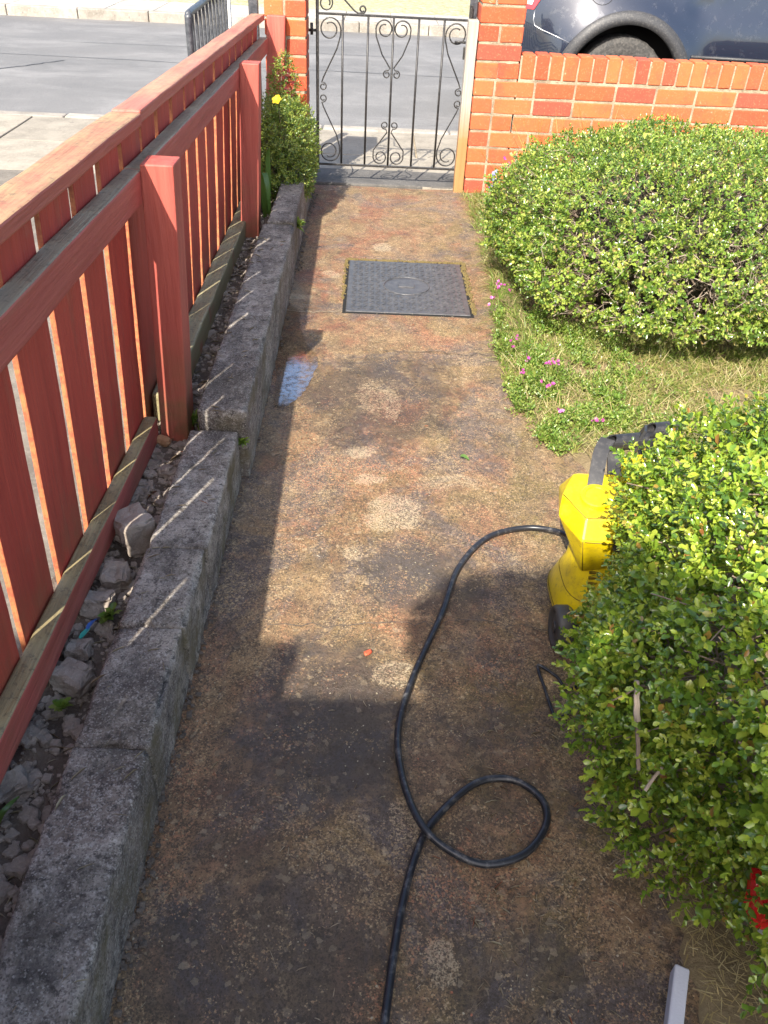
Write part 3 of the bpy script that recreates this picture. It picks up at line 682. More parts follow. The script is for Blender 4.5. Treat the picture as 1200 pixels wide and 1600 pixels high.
# ================================================================== PARKED CAR (nose to +X)
car = thing('parked_car', 'dark blue car parked on the road behind the brick wall', 'car', (3.0, 7.75, -.1))
YN, YFAR = 6.9, 8.62; XW = (1.86, 4.42); ZW = .252; RA = .437
def cy(x, z):
    y = YN + .10 * ((z - .52) / .5) ** 2 * (1 if z > .52 else .6)
    for xe, s in ((1.62, -1), (4.7, 1)):
        d = (x - xe) * s
        if d > 0: y += .62 * d * d
    r = min(math.hypot(x - w, z - ZW) for w in XW)
    y -= .050 * math.exp(-((r - .47) / .13) ** 2)
    y += .020 * math.exp(-((z - .80) / .06) ** 2) * (1 if 2.3 < x < 4 else 0)
    return y
def polar_patch(xc, x0, x1, z0, z1, na=56, nr=16):
    V = []; F = []
    for i in range(na + 1):
        a = R(-22) + (R(224)) * i / na; dx, dz = math.cos(a), math.sin(a)
        tmax = min([((x1 - xc) / dx) if dx > 1e-6 else 9, ((x0 - xc) / dx) if dx < -1e-6 else 9, ((z1 - ZW) / dz) if dz > 1e-6 else 9, ((z0 - ZW) / dz) if dz < -1e-6 else 9]); tmax = max(tmax, RA + .01)
        for j in range(nr + 1):
            rr = RA + (tmax - RA) * (j / nr) ** 1.4; x, z = xc + dx * rr, ZW + dz * rr; V.append((x, cy(x, z), z))
    for i in range(na):
        for j in range(nr): k = i * (nr + 1) + j; F.append((k, k + 1, k + nr + 2, k + nr + 1))
    return V, F
def mir(V, F): return [(v[0], YN + YFAR - v[1], v[2]) for v in V], [tuple(reversed(f)) for f in F]
def patch(x0, x1, z0, z1, nx, nz_):
    V = [(x0 + (x1 - x0) * i / nx, 0, z0 + (z1 - z0) * j / nz_) for i in range(nx + 1) for j in range(nz_ + 1)]; V = [(x, cy(x, z), z) for x, _, z in V]
    F = [(i * (nz_ + 1) + j, i * (nz_ + 1) + j + 1, (i + 1) * (nz_ + 1) + j + 1, (i + 1) * (nz_ + 1) + j) for i in range(nx) for j in range(nz_)]
    return V, F
b = Bag()
X0, X1, ZB, ZT = .98, 5.22, .06, .99
for q in (polar_patch(XW[0], X0, 2.62, ZB, ZT), polar_patch(XW[1], 3.66, X1, ZB, ZT), patch(2.62, 3.66, ZB, ZT, 14, 12)): b.add(*q); b.add(*mir(*q))
for xe, s in ((X0, -1), (X1, 1)):      # tail and nose
    V = []; n1, n2 = 16, 12
    for i in range(n1 + 1):
        for j in range(n2 + 1):
            z = ZB + (ZT - ZB) * j / n2; ya = cy(xe, z); yb = YN + YFAR - ya; k = i / n1
            V.append((xe + s * .16 * math.sin(math.pi * k) ** .5, ya + (yb - ya) * k, z))
    b.add(V, [(i * (n2 + 1) + j, i * (n2 + 1) + j + 1, (i + 1) * (n2 + 1) + j + 1, (i + 1) * (n2 + 1) + j) for i in range(n1) for j in range(n2)])
V = []
for i in range(31):
    x = X0 + (X1 - X0) * i / 30; ya = cy(x, ZT); yb = YN + YFAR - ya
    for j in range(11): V.append((x, ya + (yb - ya) * j / 10, ZT + .05 * math.sin(math.pi * j / 10) ** .6 - .12 * max(0, (x - 4.2)) ** 2))
b.add(V, [(i * 11 + j, i * 11 + j + 1, (i + 1) * 11 + j + 1, (i + 1) * 11 + j) for i in range(30) for j in range(10)])
b.build('body', 'carpaint', car, True)
def house_ring(x, z, inset): ya = cy(min(max(x, 1.3), 4.5), ZT) + inset; return ya, YN + YFAR - ya
gh = Bag(); sec = [(1.02, .99, 0.02), (1.30, 1.40, .20), (1.75, 1.50, .24), (3.0, 1.50, .24), (3.55, 1.42, .22), (4.25, 1.0, .06)]
V = []
for x, z, ins in sec:
    ya, yb = house_ring(x, z, ins); V += [(x, ya, z), (x, yb, z)]
gh.add(V, [(2 * i, 2 * i + 1, 2 * i + 3, 2 * i + 2) for i in range(len(sec) - 1)]); gh.build('roof', 'carpaint', car)
for s in (0, 1):
    g = Bag(); V = [(1.10, 0, .995), (1.36, 1, 1.36), (1.8, 1, 1.455), (3.0, 1, 1.455), (3.5, 1, 1.38), (4.1, 0, 1.0)]
    W_ = [(x, (house_ring(x, z, .215 if k else .045)[0]), z) for x, k, z in V]
    if s: W_ = [(x, YN + YFAR - y, z) for x, y, z in W_]
    g.add(W_, [tuple(range(6))]); g.build('window', 'glass_dark', car)
under = Bag(); V, F = rbox((2.0, .62, .36), .03); under.add(shift(V, (3.1, 7.76, .40)), F); under.build('underbody', 'darkgap', car)
for xw in XW:
    for side in (0, 1):
        band = []; na = 48
        for i in range(na + 1):
            a = R(-20) + R(220) * i / na
            for rr, off in ((RA - .004, .05), (RA - .004, -.012), (RA + .03, -.016), (RA + .075, -.012), (RA + .088, .006)):
                x, z = xw + rr * math.cos(a), ZW + rr * math.sin(a); y = cy(x, z) + off; band.append((x, y if not side else YN + YFAR - y, z))
        build('arch_trim', band, [(i * 5 + j, i * 5 + j + 1, (i + 1) * 5 + j + 1, (i + 1) * 5 + j) for i in range(na) for j in range(4)], 'cladding', car, True)
        # tyre + rim
        yc = YN + .13 if not side else YFAR - .13; sg = -1 if not side else 1
        prof = [(.22, .10), (.26, .108), (.31, .108), (.338, .098), (.350, .075), (.352, .03), (.352, -.03), (.350, -.075), (.338, -.098), (.26, -.105)]
        V = []; ns = 64
        for i in range(ns):
            a = 2 * math.pi * i / ns
            for k, (rr, w_) in enumerate(prof):
                r2 = rr + (.004 if (k in (4, 5, 6, 7) and i % 2) else 0); V.append((xw + r2 * math.cos(a), yc + sg * w_, ZW + r2 * math.sin(a)))
        wh = build('wheel', V, [(i * 10 + k, i * 10 + k + 1, ((i + 1) % ns) * 10 + k + 1, ((i + 1) % ns) * 10 + k) for i in range(ns) for k in range(9)], 'tyre', car)
        V = [(xw, yc + sg * .085, ZW)]
        for i in range(40):
            a = 2 * math.pi * i / 40; V += [(xw + .225 * math.cos(a), yc + sg * .095, ZW + .225 * math.sin(a)), (xw + .06 * math.cos(a), yc + sg * (.09 if i % 8 < 4 else .06), ZW + .06 * math.sin(a)), (xw + .17 * math.cos(a), yc + sg * (.09 if i % 8 < 4 else .05), ZW + .17 * math.sin(a))]
        F = []
        for i in range(40):
            j = (i + 1) % 40; F += [(0, 2 + i * 3, 2 + j * 3), (2 + i * 3, 3 + i * 3, 3 + j * 3, 2 + j * 3), (3 + i * 3, 1 + i * 3, 1 + j * 3, 3 + j * 3)]
        build('rim', V, F, 'alloy', wh)
def onside(name, P, mat, off=.006, rad=None):
    if rad: V, F = tube([(x, cy(x, z) - off, z) for x, z in P], rad, 6); return build(name, V, F, mat, car, True)
    n = len(P); cxm = sum(p[0] for p in P) / n; czm = sum(p[1] for p in P) / n
    V = [(x, cy(x, z) - off, z) for x, z in P] + [(x, cy(x, z) + .02, z) for x, z in P] + [(cxm, cy(cxm, czm) - off - .006, czm)]
    F = [(i, (i + 1) % n, 2 * n) for i in range(n)] + [(i, n + i, n + (i + 1) % n, (i + 1) % n) for i in range(n)]
    return build(name, V, F, mat, car)
tl = onside('tail_light', [(1.085, .735), (1.165, .735), (1.205, .80), (1.24, .90), (1.25, 1.0), (1.02, 1.0), (1.03, .80)], 'lamp_red', .008)
V = onside('lens', [(1.105, .765), (1.15, .765), (1.17, .83), (1.11, .85)], 'lamp_clear', .016); 
V.parent = tl; V.location = V.location - tl.location
onside('bumper_seam', [(1.175, .735), (1.172, .67), (1.185, .635), (1.24, .612), (1.33, .585), (1.43, .552)], 'alloy', .0, .0035)
onside('door_seam', [(1.845, .70), (1.845, .99)], 'darkgap', -.0015, .003)
onside('fuel_flap', [(1.63 + .092 * math.cos(a * math.pi / 12), .885 + .092 * math.sin(a * math.pi / 12)) for a in range(25)], 'darkgap', -.0015, .003)
onside('sill_line', [(2.35, .50), (2.9, .49), (3.6, .50)], 'cladding', .0, .012)

# ================================================================== MANHOLE COVER
mh = thing('manhole_cover', 'grey cast iron inspection cover set in the path', 'manhole', (.17, 3.43, 0))
mx0, mx1, my0, my1 = -.086, .432, 3.137, 3.722
fr = Bag()
V, F = rbox(((mx1 - mx0) / 2 + .010, (my1 - my0) / 2 + .010, .012), .002, (6, 6, 1), .0008, 20); fr.add(shift(V, ((mx0 + mx1) / 2, (my0 + my1) / 2, -.0105)), F); fr.build('recess', 'darkgap', mh)
pl = Bag(); V, F = rbox(((mx1 - mx0) / 2 - .004, (my1 - my0) / 2 - .004, .010), .003, (2, 2, 1)); pl.add(shift(V, ((mx0 + mx1) / 2, (my0 + my1) / 2, -.0045)), F)
pl.build('plate', 'manhole', mh)
st = Bag(); cxm, cym = (mx0 + mx1) / 2, (my0 + my1) / 2
for i in range(19):
    for j in range(21):
        x = mx0 + .034 + i * (mx1 - mx0 - .068) / 18; y = my0 + .034 + j * (my1 - my0 - .068) / 20
        if ((x - cxm) / .105) ** 2 + ((y - cym) / .105) ** 2 < 1: continue
        V, F = rbox((.0105, .0038, .0022), .0018); a = R(45) if (i + j) % 2 else R(-45)
        st.add([(x + v[0] * math.cos(a) - v[1] * math.sin(a), y + v[0] * math.sin(a) + v[1] * math.cos(a),   .0058 + v[2]) for v in V], F)
o = st.build('tread_pattern', 'manhole', mh); props(o, kind='stuff')
for rr in (.098,):
    V, F = tube([(cxm + rr * math.cos(a * math.pi / 20), cym + rr * math.sin(a * math.pi / 20), .0055) for a in range(40)], .0036, 6, closed=True); build('ring', V, F, 'manhole', mh, True)
V, F = rbox((.035, .018, .003), .002); build('badge', shift(V, (cxm, cym, .0065)), F, 'manhole', mh)
ms = Bag()
for k in range(520):
    s = random.random()
    if s < .48: x, y = random.uniform(mx0 - .01, mx1 + .02), my1 + .011 + random.gauss(0, .006)
    elif s < .86: x, y = mx1 + .010 + random.gauss(0, .006), random.uniform(my0 + .02, my1 + .02)
    else: x, y = mx0 - .010 + random.gauss(0, .004), random.uniform(my0 + .12, my1)
    r = random.uniform(.002, .006); V, F = rbox((r, r, r * .8), r * .6, (1, 1, 1), r * .3, 90, k); ms.add(shift(V, (x, y, .003)), F)
o = ms.build('moss', 'moss', mh); props(o, kind='stuff')

# ================================================================== PRESSURE WASHER, HOSE, CABLE
def hull(name, pts, mat, parent, bev=.004):
    bm = bmesh.new(); [bm.verts.new(p) for p in pts]; bm.verts.ensure_lookup_table()
    bmesh.ops.convex_hull(bm, input=bm.verts); bmesh.ops.dissolve_limit(bm, angle_limit=R(4), verts=bm.verts, edges=bm.edges)
    if bev: bmesh.ops.bevel(bm, geom=bm.edges[:], offset=bev, segments=2, profile=.6, affect='EDGES')
    V = [tuple(v.co) for v in bm.verts]; F = [tuple(l.index for l in f.verts) for f in bm.faces]; bm.free()
    return build(name, V, F, mat, parent)
pw = thing('pressure_washer', 'yellow pressure washer with black handle behind the near shrub', 'washer', (.56, 1.46, 0))
def loft(secs, seg=28, pw_=3.2):
    V = []; F = []
    for z, x0, x1, y0, y1 in secs:
        for k in range(seg):
            a = 2 * math.pi * k / seg; c, s = math.cos(a), math.sin(a); q = (abs(c) ** pw_ + abs(s) ** pw_) ** (-1 / pw_)
            V.append(((x0 + x1) / 2 + (x1 - x0) / 2 * c * q, (y0 + y1) / 2 + (y1 - y0) / 2 * s * q, z))
    for i in range(len(secs) - 1):
        for k in range(seg): F.append((i * seg + k, i * seg + (k + 1) % seg, (i + 1) * seg + (k + 1) % seg, (i + 1) * seg + k))
    F.append(tuple(range(seg - 1, -1, -1))); F.append(tuple((len(secs) - 1) * seg + k for k in range(seg))); return V, F
V, F = loft([(.022, .464, .68, 1.33, 1.55), (.035, .459, .69, 1.32, 1.56), (.075, .464, .69, 1.32, 1.54), (.105, .474, .68, 1.335, 1.53), (.14, .484, .675, 1.35, 1.52), (.19, .491, .67, 1.37, 1.53), (.26, .492, .65, 1.385, 1.50), (.32, .495, .64, 1.39, 1.48)])
body = build('body', V, F, 'yellow', pw, True)
plain('seam', (.16, .115, .004), .6)
def seam_ring(z, x0, x1, y0, y1):
    Q = []
    for k in range(40):
        a = 2 * math.pi * k / 40; c_, s_ = math.cos(a), math.sin(a); q = (abs(c_) ** 3.2 + abs(s_) ** 3.2) ** (-1 / 3.2); Q.append(((x0 + x1) / 2 + (x1 - x0) / 2 * c_ * q, (y0 + y1) / 2 + (y1 - y0) / 2 * s_ * q, z))
    V, F = tube(Q, .0012, 5, closed=True); build('seam', V, F, 'seam', body, True)
seam_ring(.105, .474, .68, 1.335, 1.53); seam_ring(.045, .4595, .69, 1.32, 1.556)
for k in range(6):
    z = .125 + .012 * k; V, F = rbox((.022, .003, .0028), .001); build('vent', shift(V, (.535, 1.3445 + (z - .105) * .36, z)), F, 'seam', body)
for px_, pz_0 in ((.505, .088), (.575, .088)):
    V, F = tube([(px_, 1.326, pz_0), (px_, 1.336, pz_0)], .0035, 10); build('screw', V, F, 'blackplastic', body)
hd = hull('head', [(.494, 1.372, .172), (.556, 1.372, .180), (.430, 1.41, .298), (.468, 1.335, .285), (.556, 1.330, .285), (.605, 1.41, .30), (.59, 1.52, .30), (.45, 1.52, .30),
                   (.437, 1.435, .338), (.474, 1.362, .328), (.540, 1.362, .330), (.572, 1.42, .345), (.56, 1.49, .356), (.47, 1.49, .356)], 'yellow', pw, .005)
hull('side_cheek', [(.575, 1.43, .30), (.65, 1.42, .30), (.60, 1.40, .22), (.65, 1.40, .22), (.575, 1.52, .385), (.635, 1.52, .395), (.575, 1.55, .32), (.64, 1.55, .32), (.585, 1.46, .37), (.635, 1.46, .37)], 'yellow', pw, .006)
def disc(c, nrm, r, h, n=32, ring=None):
    nrm = Vector(nrm).normalized(); u = nrm.orthogonal().normalized(); v = nrm.cross(u); c = Vector(c); V = []; F = []
    prof = [(r, -h), (r, h * .6), (r * .9, h), (r * .72, h), (r * .66, h * .35), (0.001, h * .35)] if ring else [(r, -h), (r, h * .7), (r * .93, h), (0.001, h)]
    for k in range(n):
        a = 2 * math.pi * k / n
        for rr, hh in prof: V.append(c + (u * math.cos(a) + v * math.sin(a)) * rr + nrm * hh)
    m = len(prof)
    for k in range(n):
        for j in range(m - 1): F.append((k * m + j, ((k + 1) % n) * m + j, ((k + 1) % n) * m + j + 1, k * m + j + 1))
    return V, F
V, F = disc((.505, 1.418, .346), (-.06, -.18, .97), .034, .004, 28, True); build('socket_ring', V, F, 'yellow', hd)
V, F = disc((.560, 1.348, .285), (.12, -.93, .33), .032, .014, 6, True); build('knob', V, F, 'blackplastic', pw)
for P2 in ([(.470, 1.3335, .287), (.497, 1.3695, .178)], [(.555, 1.3285, .287), (.554, 1.3695, .185)], [(.475, 1.3605, .3295), (.540, 1.3605, .3315)], [(.4385, 1.432, .338), (.4745, 1.3615, .3285)], [(.474, 1.332, .287), (.552, 1.328, .287)]):
    V, F = tube(P2, .0012, 5); build('seam', V, F, 'seam', hd, True)
# wheels
for xw, sg in ((.463, -1), (.668, 1)):
    prof = [(.012, .016), (.028, .013), (.036, .010), (.0395, .018), (.046, .020), (.0505, .012), (.051, -.012), (.046, -.020), (.01, -.020)]
    V = []; n = 48
    for i in range(n):
        a = 2 * math.pi * i / n
        for rr, ww in prof: V.append((xw + sg * ww, 1.318 + rr * math.cos(a), .0525 + rr * math.sin(a)))
    m = len(prof); wh = build('wheel', V, [(i * m + k, i * m + k + 1, ((i + 1) % n) * m + k + 1, ((i + 1) % n) * m + k) for i in range(n) for k in range(m - 1)], 'rubber', pw, True)
    V, F = disc((xw + sg * .014, 1.318, .0525), (sg, 0, 0), .014, .005, 20); build('hub', V, F, 'blackplastic', wh)
V, F = tube([(.47, 1.318, .0525), (.66, 1.318, .0525)], .008, 8); build('axle', V, F, 'blackplastic', pw)
def hollow(name, P, rad, th, parent, bevel_dx):
    """grip bar: open tube whose near end is cut on the slant"""
    P = [Vector(p) for p in P]; t_ = (P[-1] - P[0]).normalized(); up = Vector((0, 0, 1)); up = (up - t_ * up.dot(t_)).normalized(); sd = t_.cross(up); V = []; F = []; n = 24
    for k in range(n):
        a = 2 * math.pi * k / n; d = up * math.cos(a) + sd * math.sin(a); cut = -bevel_dx * math.cos(a)
        V += [P[0] + d * rad + t_ * (cut * -1), P[-1] + d * rad, P[-1] + d * (rad - th), P[0] + d * (rad - th) + t_ * (cut * -1)]
    for k in range(n):
        j = (k + 1) % n
        for q in range(4): F.append((k * 4 + q, j * 4 + q, j * 4 + (q + 1) % 4, k * 4 + (q + 1) % 4))
    return build(name, V, F, 'blackplastic', parent, False)
def strap(name, P, wdir, w, th, parent):
    Q = spline(P, 6); wd = Vector(wdir).normalized(); V = []; F = []
    for i, p in enumerate(Q):
        t_ = (Q[min(i + 1, len(Q) - 1)] - Q[max(i - 1, 0)]).normalized(); n_ = t_.cross(wd).normalized()
        V += [p + wd * w + n_ * th, p - wd * w + n_ * th, p - wd * w - n_ * th, p + wd * w - n_ * th]
    for i in range(len(Q) - 1):
        for q in range(4): F.append((i * 4 + q, i * 4 + (q + 1) % 4, i * 4 + 4 + (q + 1) % 4, i * 4 + 4 + q))
    F += [(3, 2, 1, 0), tuple(len(Q) * 4 - 4 + q for q in range(4))]
    return build(name, V, F, 'blackplastic', parent)
hb = hollow('handle', [(.545, 1.54, .404), (.665, 1.56, .408)], .0185, .003, pw, .016)
strap('arm', [(.541, 1.534, .418), (.524, 1.51, .400), (.512, 1.47, .368), (.505, 1.44, .342)], (.85, -.3, -.1), .016, .003, hb)
strap('web', [(.562, 1.537, .395), (.562, 1.52, .372), (.560, 1.49, .35)], (.95, 0, 0), .016, .003, hb)
h2 = hollow('handle', [(.632, 1.56, .424), (.705, 1.570, .430)], .0195, .003, pw, .018)
strap('arm', [(.626, 1.554, .438), (.614, 1.548, .410), (.612, 1.54, .372)], (.3, .95, 0), .014, .003, h2)
for z in (.396, .380): strap('fin', [(.620, 1.535, z), (.657, 1.545, z + .002)], (0, 1, 0), .018, .002, h2)
V, F = tube([(.56, 1.575, .05), (.555, 1.63, .05)], .014, 12); build('coupling', V, F, 'blackplastic', pw, True)

HP = [(.03, .30), (.045, .42), (.061, .517), (.088, .68), (.125, .806), (.168, .871), (.239, .934), (.308, .942), (.357, .902), (.357, .849), (.311, .792), (.24, .77), (.175, .789), (.126, .837), (.097, .937), (.092, 1.057), (.126, 1.193), (.2, 1.392), (.251, 1.555), (.337, 1.682), (.445, 1.725), (.525, 1.695), (.556, 1.63)]
HZ = [.012] * len(HP); HZ[12] = .022; HZ[13] = .030; HZ[14] = .020; HZ[4] = .010; HZ[-3] = .016; HZ[-2] = .03; HZ[-1] = .05
V, F = tube(spline([(x, y, z + .0015) for (x, y), z in zip(HP, HZ)], 14), .0071, 12); o = build('hose', V, F, 'hose', None, True)
props(o, 'black hose lying in one loop along the concrete path', 'hose')
V, F = tube(spline([(.62, 1.40, .03), (.55, 1.27, .008), (.467, 1.177, .006), (.441, 1.213, .006), (.409, 1.243, .006), (.404, 1.228, .006), (.409, 1.184, .006), (.416, 1.112, .006), (.428, 1.100, .006), (.46, 1.118, .006), (.53, 1.14, .006), (.62, 1.1, .01)], 8), .0036, 8)
o = build('power_cable', V, F, 'hose', None, True); props(o, 'thin black cable bent in a corner below the washer wheel', 'cable')

# ================================================================== VEGETATION
def nrm(a): return a / np.maximum(np.linalg.norm(a, axis=1, keepdims=True), 1e-9)
LEAF_A = np.array([0, .32, .32, .32, .74, .76, .74, 1.0])        # along
LEAF_S = np.array([0, -.42, 0, .42, -.50, 0, .50, 0])            # across
LEAF_N = np.array([0, .10, -.02, .10, .06, -.05, .06, -.12])     # up
LEAF_Q = np.array([[1, 2, 5, 4], [2, 3, 6, 5]]); LEAF_T = np.array([[0, 2, 1], [0, 3, 2], [4, 5, 7], [5, 6, 7]])
def leaf_geo(P, A, N, L, Wd):
    A = nrm(A); N = nrm(N - A * (N * A).sum(1, keepdims=True)); S = np.cross(A, N)
    V = (P[:, None, :] + A[:, None, :] * (LEAF_A[None, :, None] * L[:, None, None]) + S[:, None, :] * (LEAF_S[None, :, None] * Wd[:, None, None]) + N[:, None, :] * (LEAF_N[None, :, None] * L[:, None, None]))
    n = len(P); base = (np.arange(n) * 8)[:, None, None]
    return V.reshape(-1, 3), [(LEAF_Q[None] + base).reshape(-1, 4), (LEAF_T[None] + base).reshape(-1, 3)]
def leaf_mesh(name, P, A, N, L, Wd, rnd):
    V, F = leaf_geo(P, A, N, L, Wd); return np_mesh(name, V, F, True, np.repeat(rnd, 8))
def sprigs(P, D, k, sl, L, rng, wr=.58, spread=.9, along=.45):
    """k leaves spiralling round each sprig of direction D at P"""
    n = len(P); D = nrm(D); U = nrm(np.cross(D, rng.normal(size=(n, 3)))); Vv = np.cross(D, U)
    j = np.arange(k)[None, :]; ph = j * 2.399 + rng.uniform(0, 6.28, (n, 1)); tt = (j + .5) / k
    rad = U[:, None, :] * np.cos(ph)[..., None] + Vv[:, None, :] * np.sin(ph)[..., None]
    open_ = spread * (1.05 - .55 * tt)[..., None]
    A = rad * open_ + D[:, None, :] * (along + .5 * tt)[..., None] + rng.normal(size=(n, k, 3)) * .18
    base = P[:, None, :] + D[:, None, :] * (tt * sl)[..., None]
    N = D[:, None, :] * .9 - rad * .3 + rng.normal(size=(n, k, 3)) * .22 + np.array([0, 0, .25])
    Ls = L * rng.uniform(.5, 1.3, (n, k)) * (1.1 - .4 * tt) * rng.uniform(.75, 1.2, (n, 1))
    low = np.array([noise.noise(Vector(p) * 6.0) for p in P])[:, None] * .28
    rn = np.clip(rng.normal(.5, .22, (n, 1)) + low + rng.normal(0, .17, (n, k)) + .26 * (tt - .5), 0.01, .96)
    rn = np.where(rng.random((n, k)) < .02, .995, rn)
    f = lambda a: a.reshape(-1, a.shape[-1]) if a.ndim == 3 else a.reshape(-1)
    Ls = f(Ls); return f(base), f(A), f(N), Ls, Ls * wr * rng.uniform(.85, 1.15, len(Ls)), f(rn)
def shell(c, r, n, pw_, rng, amp=.09, zmin=.05, depth=.06):
    v = rng.normal(size=(n, 3)); v /= (np.abs(v) ** pw_).sum(1, keepdims=True) ** (1 / pw_)
    P = np.array(c) + v * np.array(r); G = nrm(np.sign(v) * np.abs(v) ** (pw_ - 1) / np.array(r))
    f = np.array([1 + amp * noise.noise(Vector(p) * 4.3) + amp * .55 * noise.noise(Vector(p) * 11 + Vector((5, 5, 5))) for p in P])
    dep = np.abs(rng.normal(0, depth, n))
    P = np.array(c) + (P - np.array(c)) * (f - dep)[:, None]
    k = P[:, 2] > zmin; return P[k], G[k], dep[k]
def twig_mesh(name, starts, ends, rng, r0_=.003, bend=.06, mat='twig', parent=None, seg=4):
    b = Bag()
    for a, e in zip(starts, ends):
        a, e = Vector(a), Vector(e); L = (e - a).length; pts = []
        for k in range(seg + 1):
            pts.append(a.lerp(e, k / seg) + (Vector(rng.normal(size=3)) * bend * L * (1 if 0 < k else 0)))
        b.add(*tube(pts, [r0_ * (1 - .75 * k / seg) for k in range(seg + 1)], 4, False))
    o = b.build(name, mat, parent); props(o, kind='stuff'); return o
def in_view(P):
    d = P - np.array(CAM); w = d @ np.array(fw); x = 600 + 1280 * (d @ np.array(cr)) / w; y = 800 - 1280 * (d @ np.array(cu)) / w
    return (x > 0) & (x < 1200) & (y > 0) & (y < 1600) & (w > 0), w, x, y
def hedge(root, c, r, pw_, nsp, leafL, mat, seed, k=9, sl=.045, amp=.09, zmin=.06, bare=None, core=.66, singles=0, ntw=350, depth=.06):
    rng = np.random.default_rng(seed)
    P, G, dep = shell(c, r, nsp, pw_, rng, amp, zmin, depth)
    # loose holes in the foliage where the inner twigs show
    hole = np.array([noise.noise(Vector(p) * 7.5 + Vector((seed, 3, 9))) for p in P])
    keep = hole > (-.48 if bare is None else np.array([bare(p) for p in P]))
    if singles: keep &= P[:, 2] > .12 + .22 * np.clip(.70 - P[:, 1], 0, 1)
    P, G = P[keep], G[keep]
    D = G * .8 + np.array([0, 0, .35]) + rng.normal(size=P.shape) * .45
    B, A, N, L, Wd, rn = sprigs(P, D, k, sl, leafL, rng)
    if singles:
        vis, w, x, y = in_view(B); d2 = ((B - np.array(CAM)) ** 2).sum(1)
        out = ((np.abs((B - np.array(c)) / np.array(r)) ** pw_).sum(1)) ** (1 / pw_)
        cand = np.where(vis & (out > 1.02))[0]; cand = cand[np.argsort(d2[cand] / np.maximum(L[cand], 1e-4) ** .5)][:singles * 3]; cand = rng.permutation(cand)[:singles]
        me = leaf_mesh('leaf', np.zeros((1, 3)), np.array([[1., 0, 0]]), np.array([[0, 0, 1.]]), np.array([1.]), np.array([.58]), np.array([.2]))
        for i in cand:
            a = Vector(A[i]).normalized(); n_ = Vector(N[i]); n_ = (n_ - a * n_.dot(a)).normalized(); s = a.cross(n_)
            o = link('leaf', me, mat, root, B[i]); o.rotation_mode = 'QUATERNION'
            o.rotation_quaternion = Matrix(((a.x, -s.x, n_.x), (a.y, -s.y, n_.y), (a.z, -s.z, n_.z))).to_quaternion(); o.scale = (L[i],) * 3
        msk = np.ones(len(B), bool); msk[cand] = False; B, A, N, L, Wd, rn = B[msk], A[msk], N[msk], L[msk], Wd[msk], rn[msk]
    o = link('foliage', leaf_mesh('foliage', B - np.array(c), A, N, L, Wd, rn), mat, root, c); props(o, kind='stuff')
    # twigs
    idx = rng.integers(0, len(P), ntw); ends = P[idx] + nrm(D[idx]) * rng.uniform(-.01, .035, (ntw, 1)); starts = np.array(c) + (P[idx] - np.array(c)) * rng.uniform(.55, .8, (ntw, 1)) + rng.normal(size=(ntw, 3)) * .05
    twig_mesh('twigs', starts, ends, rng, .0032, .07, 'twig', root)
    # dense inner branches, and a near-black blob colouring in the inner shade
    if core:
        n = 260; e = np.array(c) + (P[rng.integers(0, len(P), n)] - np.array(c)) * rng.uniform(.75, .92, (n, 1)); s = np.array([c[0], c[1], .03]) + rng.normal(size=(n, 3)) * np.array([.12, .12, .02])
        twig_mesh('branches', s, e, rng, .007, .05, 'twig', root, 5)
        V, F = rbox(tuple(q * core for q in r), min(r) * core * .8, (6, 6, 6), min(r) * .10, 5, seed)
        V = [(v[0] + c[0], v[1] + c[1], max(v[2] + c[2], .02)) for v in V]; build('shade_mass', V, F, 'shade_core', root, True)
    return P, G

near = thing('shrub', 'large glossy green shrub in the right foreground hiding the washer', 'shrub', (.97, .93, 0), 'clipped evergreen shrubs')
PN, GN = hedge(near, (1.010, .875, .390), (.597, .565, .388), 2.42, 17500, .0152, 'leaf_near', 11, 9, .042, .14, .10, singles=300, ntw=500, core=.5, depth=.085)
far = thing('shrub', 'rounded clipped evergreen shrub in front of the brick wall', 'shrub', (1.3, 3.45, 0), 'clipped evergreen shrubs')
def bare_far(p):
    v = -.50
    if p[1] < 3.1 and .12 < p[2] < .5 and p[0] > .7: v = -.36
    return v
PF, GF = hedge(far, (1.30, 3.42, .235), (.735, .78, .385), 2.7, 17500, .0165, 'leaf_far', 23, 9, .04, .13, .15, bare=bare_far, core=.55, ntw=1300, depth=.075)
# bare grey twigs in the front of the far shrub
rng = np.random.default_rng(5)
sel = PF[(PF[:, 1] < 3.05) & (PF[:, 2] > .12) & (PF[:, 2] < .48)]; sel = sel[rng.integers(0, len(sel), 420)]
twig_mesh('dead_twigs', sel + rng.normal(size=sel.shape) * .03 + np.array([0, .06, -.02]), sel + rng.normal(size=sel.shape) * np.array([.05, .02, .035]) + np.array([0, -.012, .0]), rng, .0016, .12, 'dead_wood', far)
# cut dead stems in the near shrub
def stem(pts, r0_, r1_, name, mat, parent):
    Q = spline(pts, 5); n = len(Q); b = Bag(); b.add(*tube([q + Vector((noise.noise(q * 60), noise.noise(q * 60 + Vector((3, 3, 3))), 0)) * r0_ * .5 for q in Q], [r0_ + (r1_ - r0_) * i / (n - 1) for i in range(n)], 7)); return b.build(name, mat, parent)
stem([(.60, 1.05, .60), (.585, 1.02, .655), (.580, 1.01, .70)], .010, .007, 'dead_stem', 'twig', near)
stem([(.565, 1.05, .60), (.548, 1.02, .66), (.545, 1.00, .69)], .004, .0022, 'dead_stem', 'twig', near)
stem([(.412, .715, .365), (.409, .735, .395), (.405, .755, .425)], .0030, .0034, 'dead_stem', 'twig', near)
stem([(.405, .755, .425), (.404, .770, .45), (.402, .785, .475)], .0052, .0036, 'dead_stem', 'dead_wood', near)
stem([(.420, .695, .345), (.432, .705, .36), (.442, .712, .378)], .0028, .0022, 'dead_stem', 'dead_wood', near)
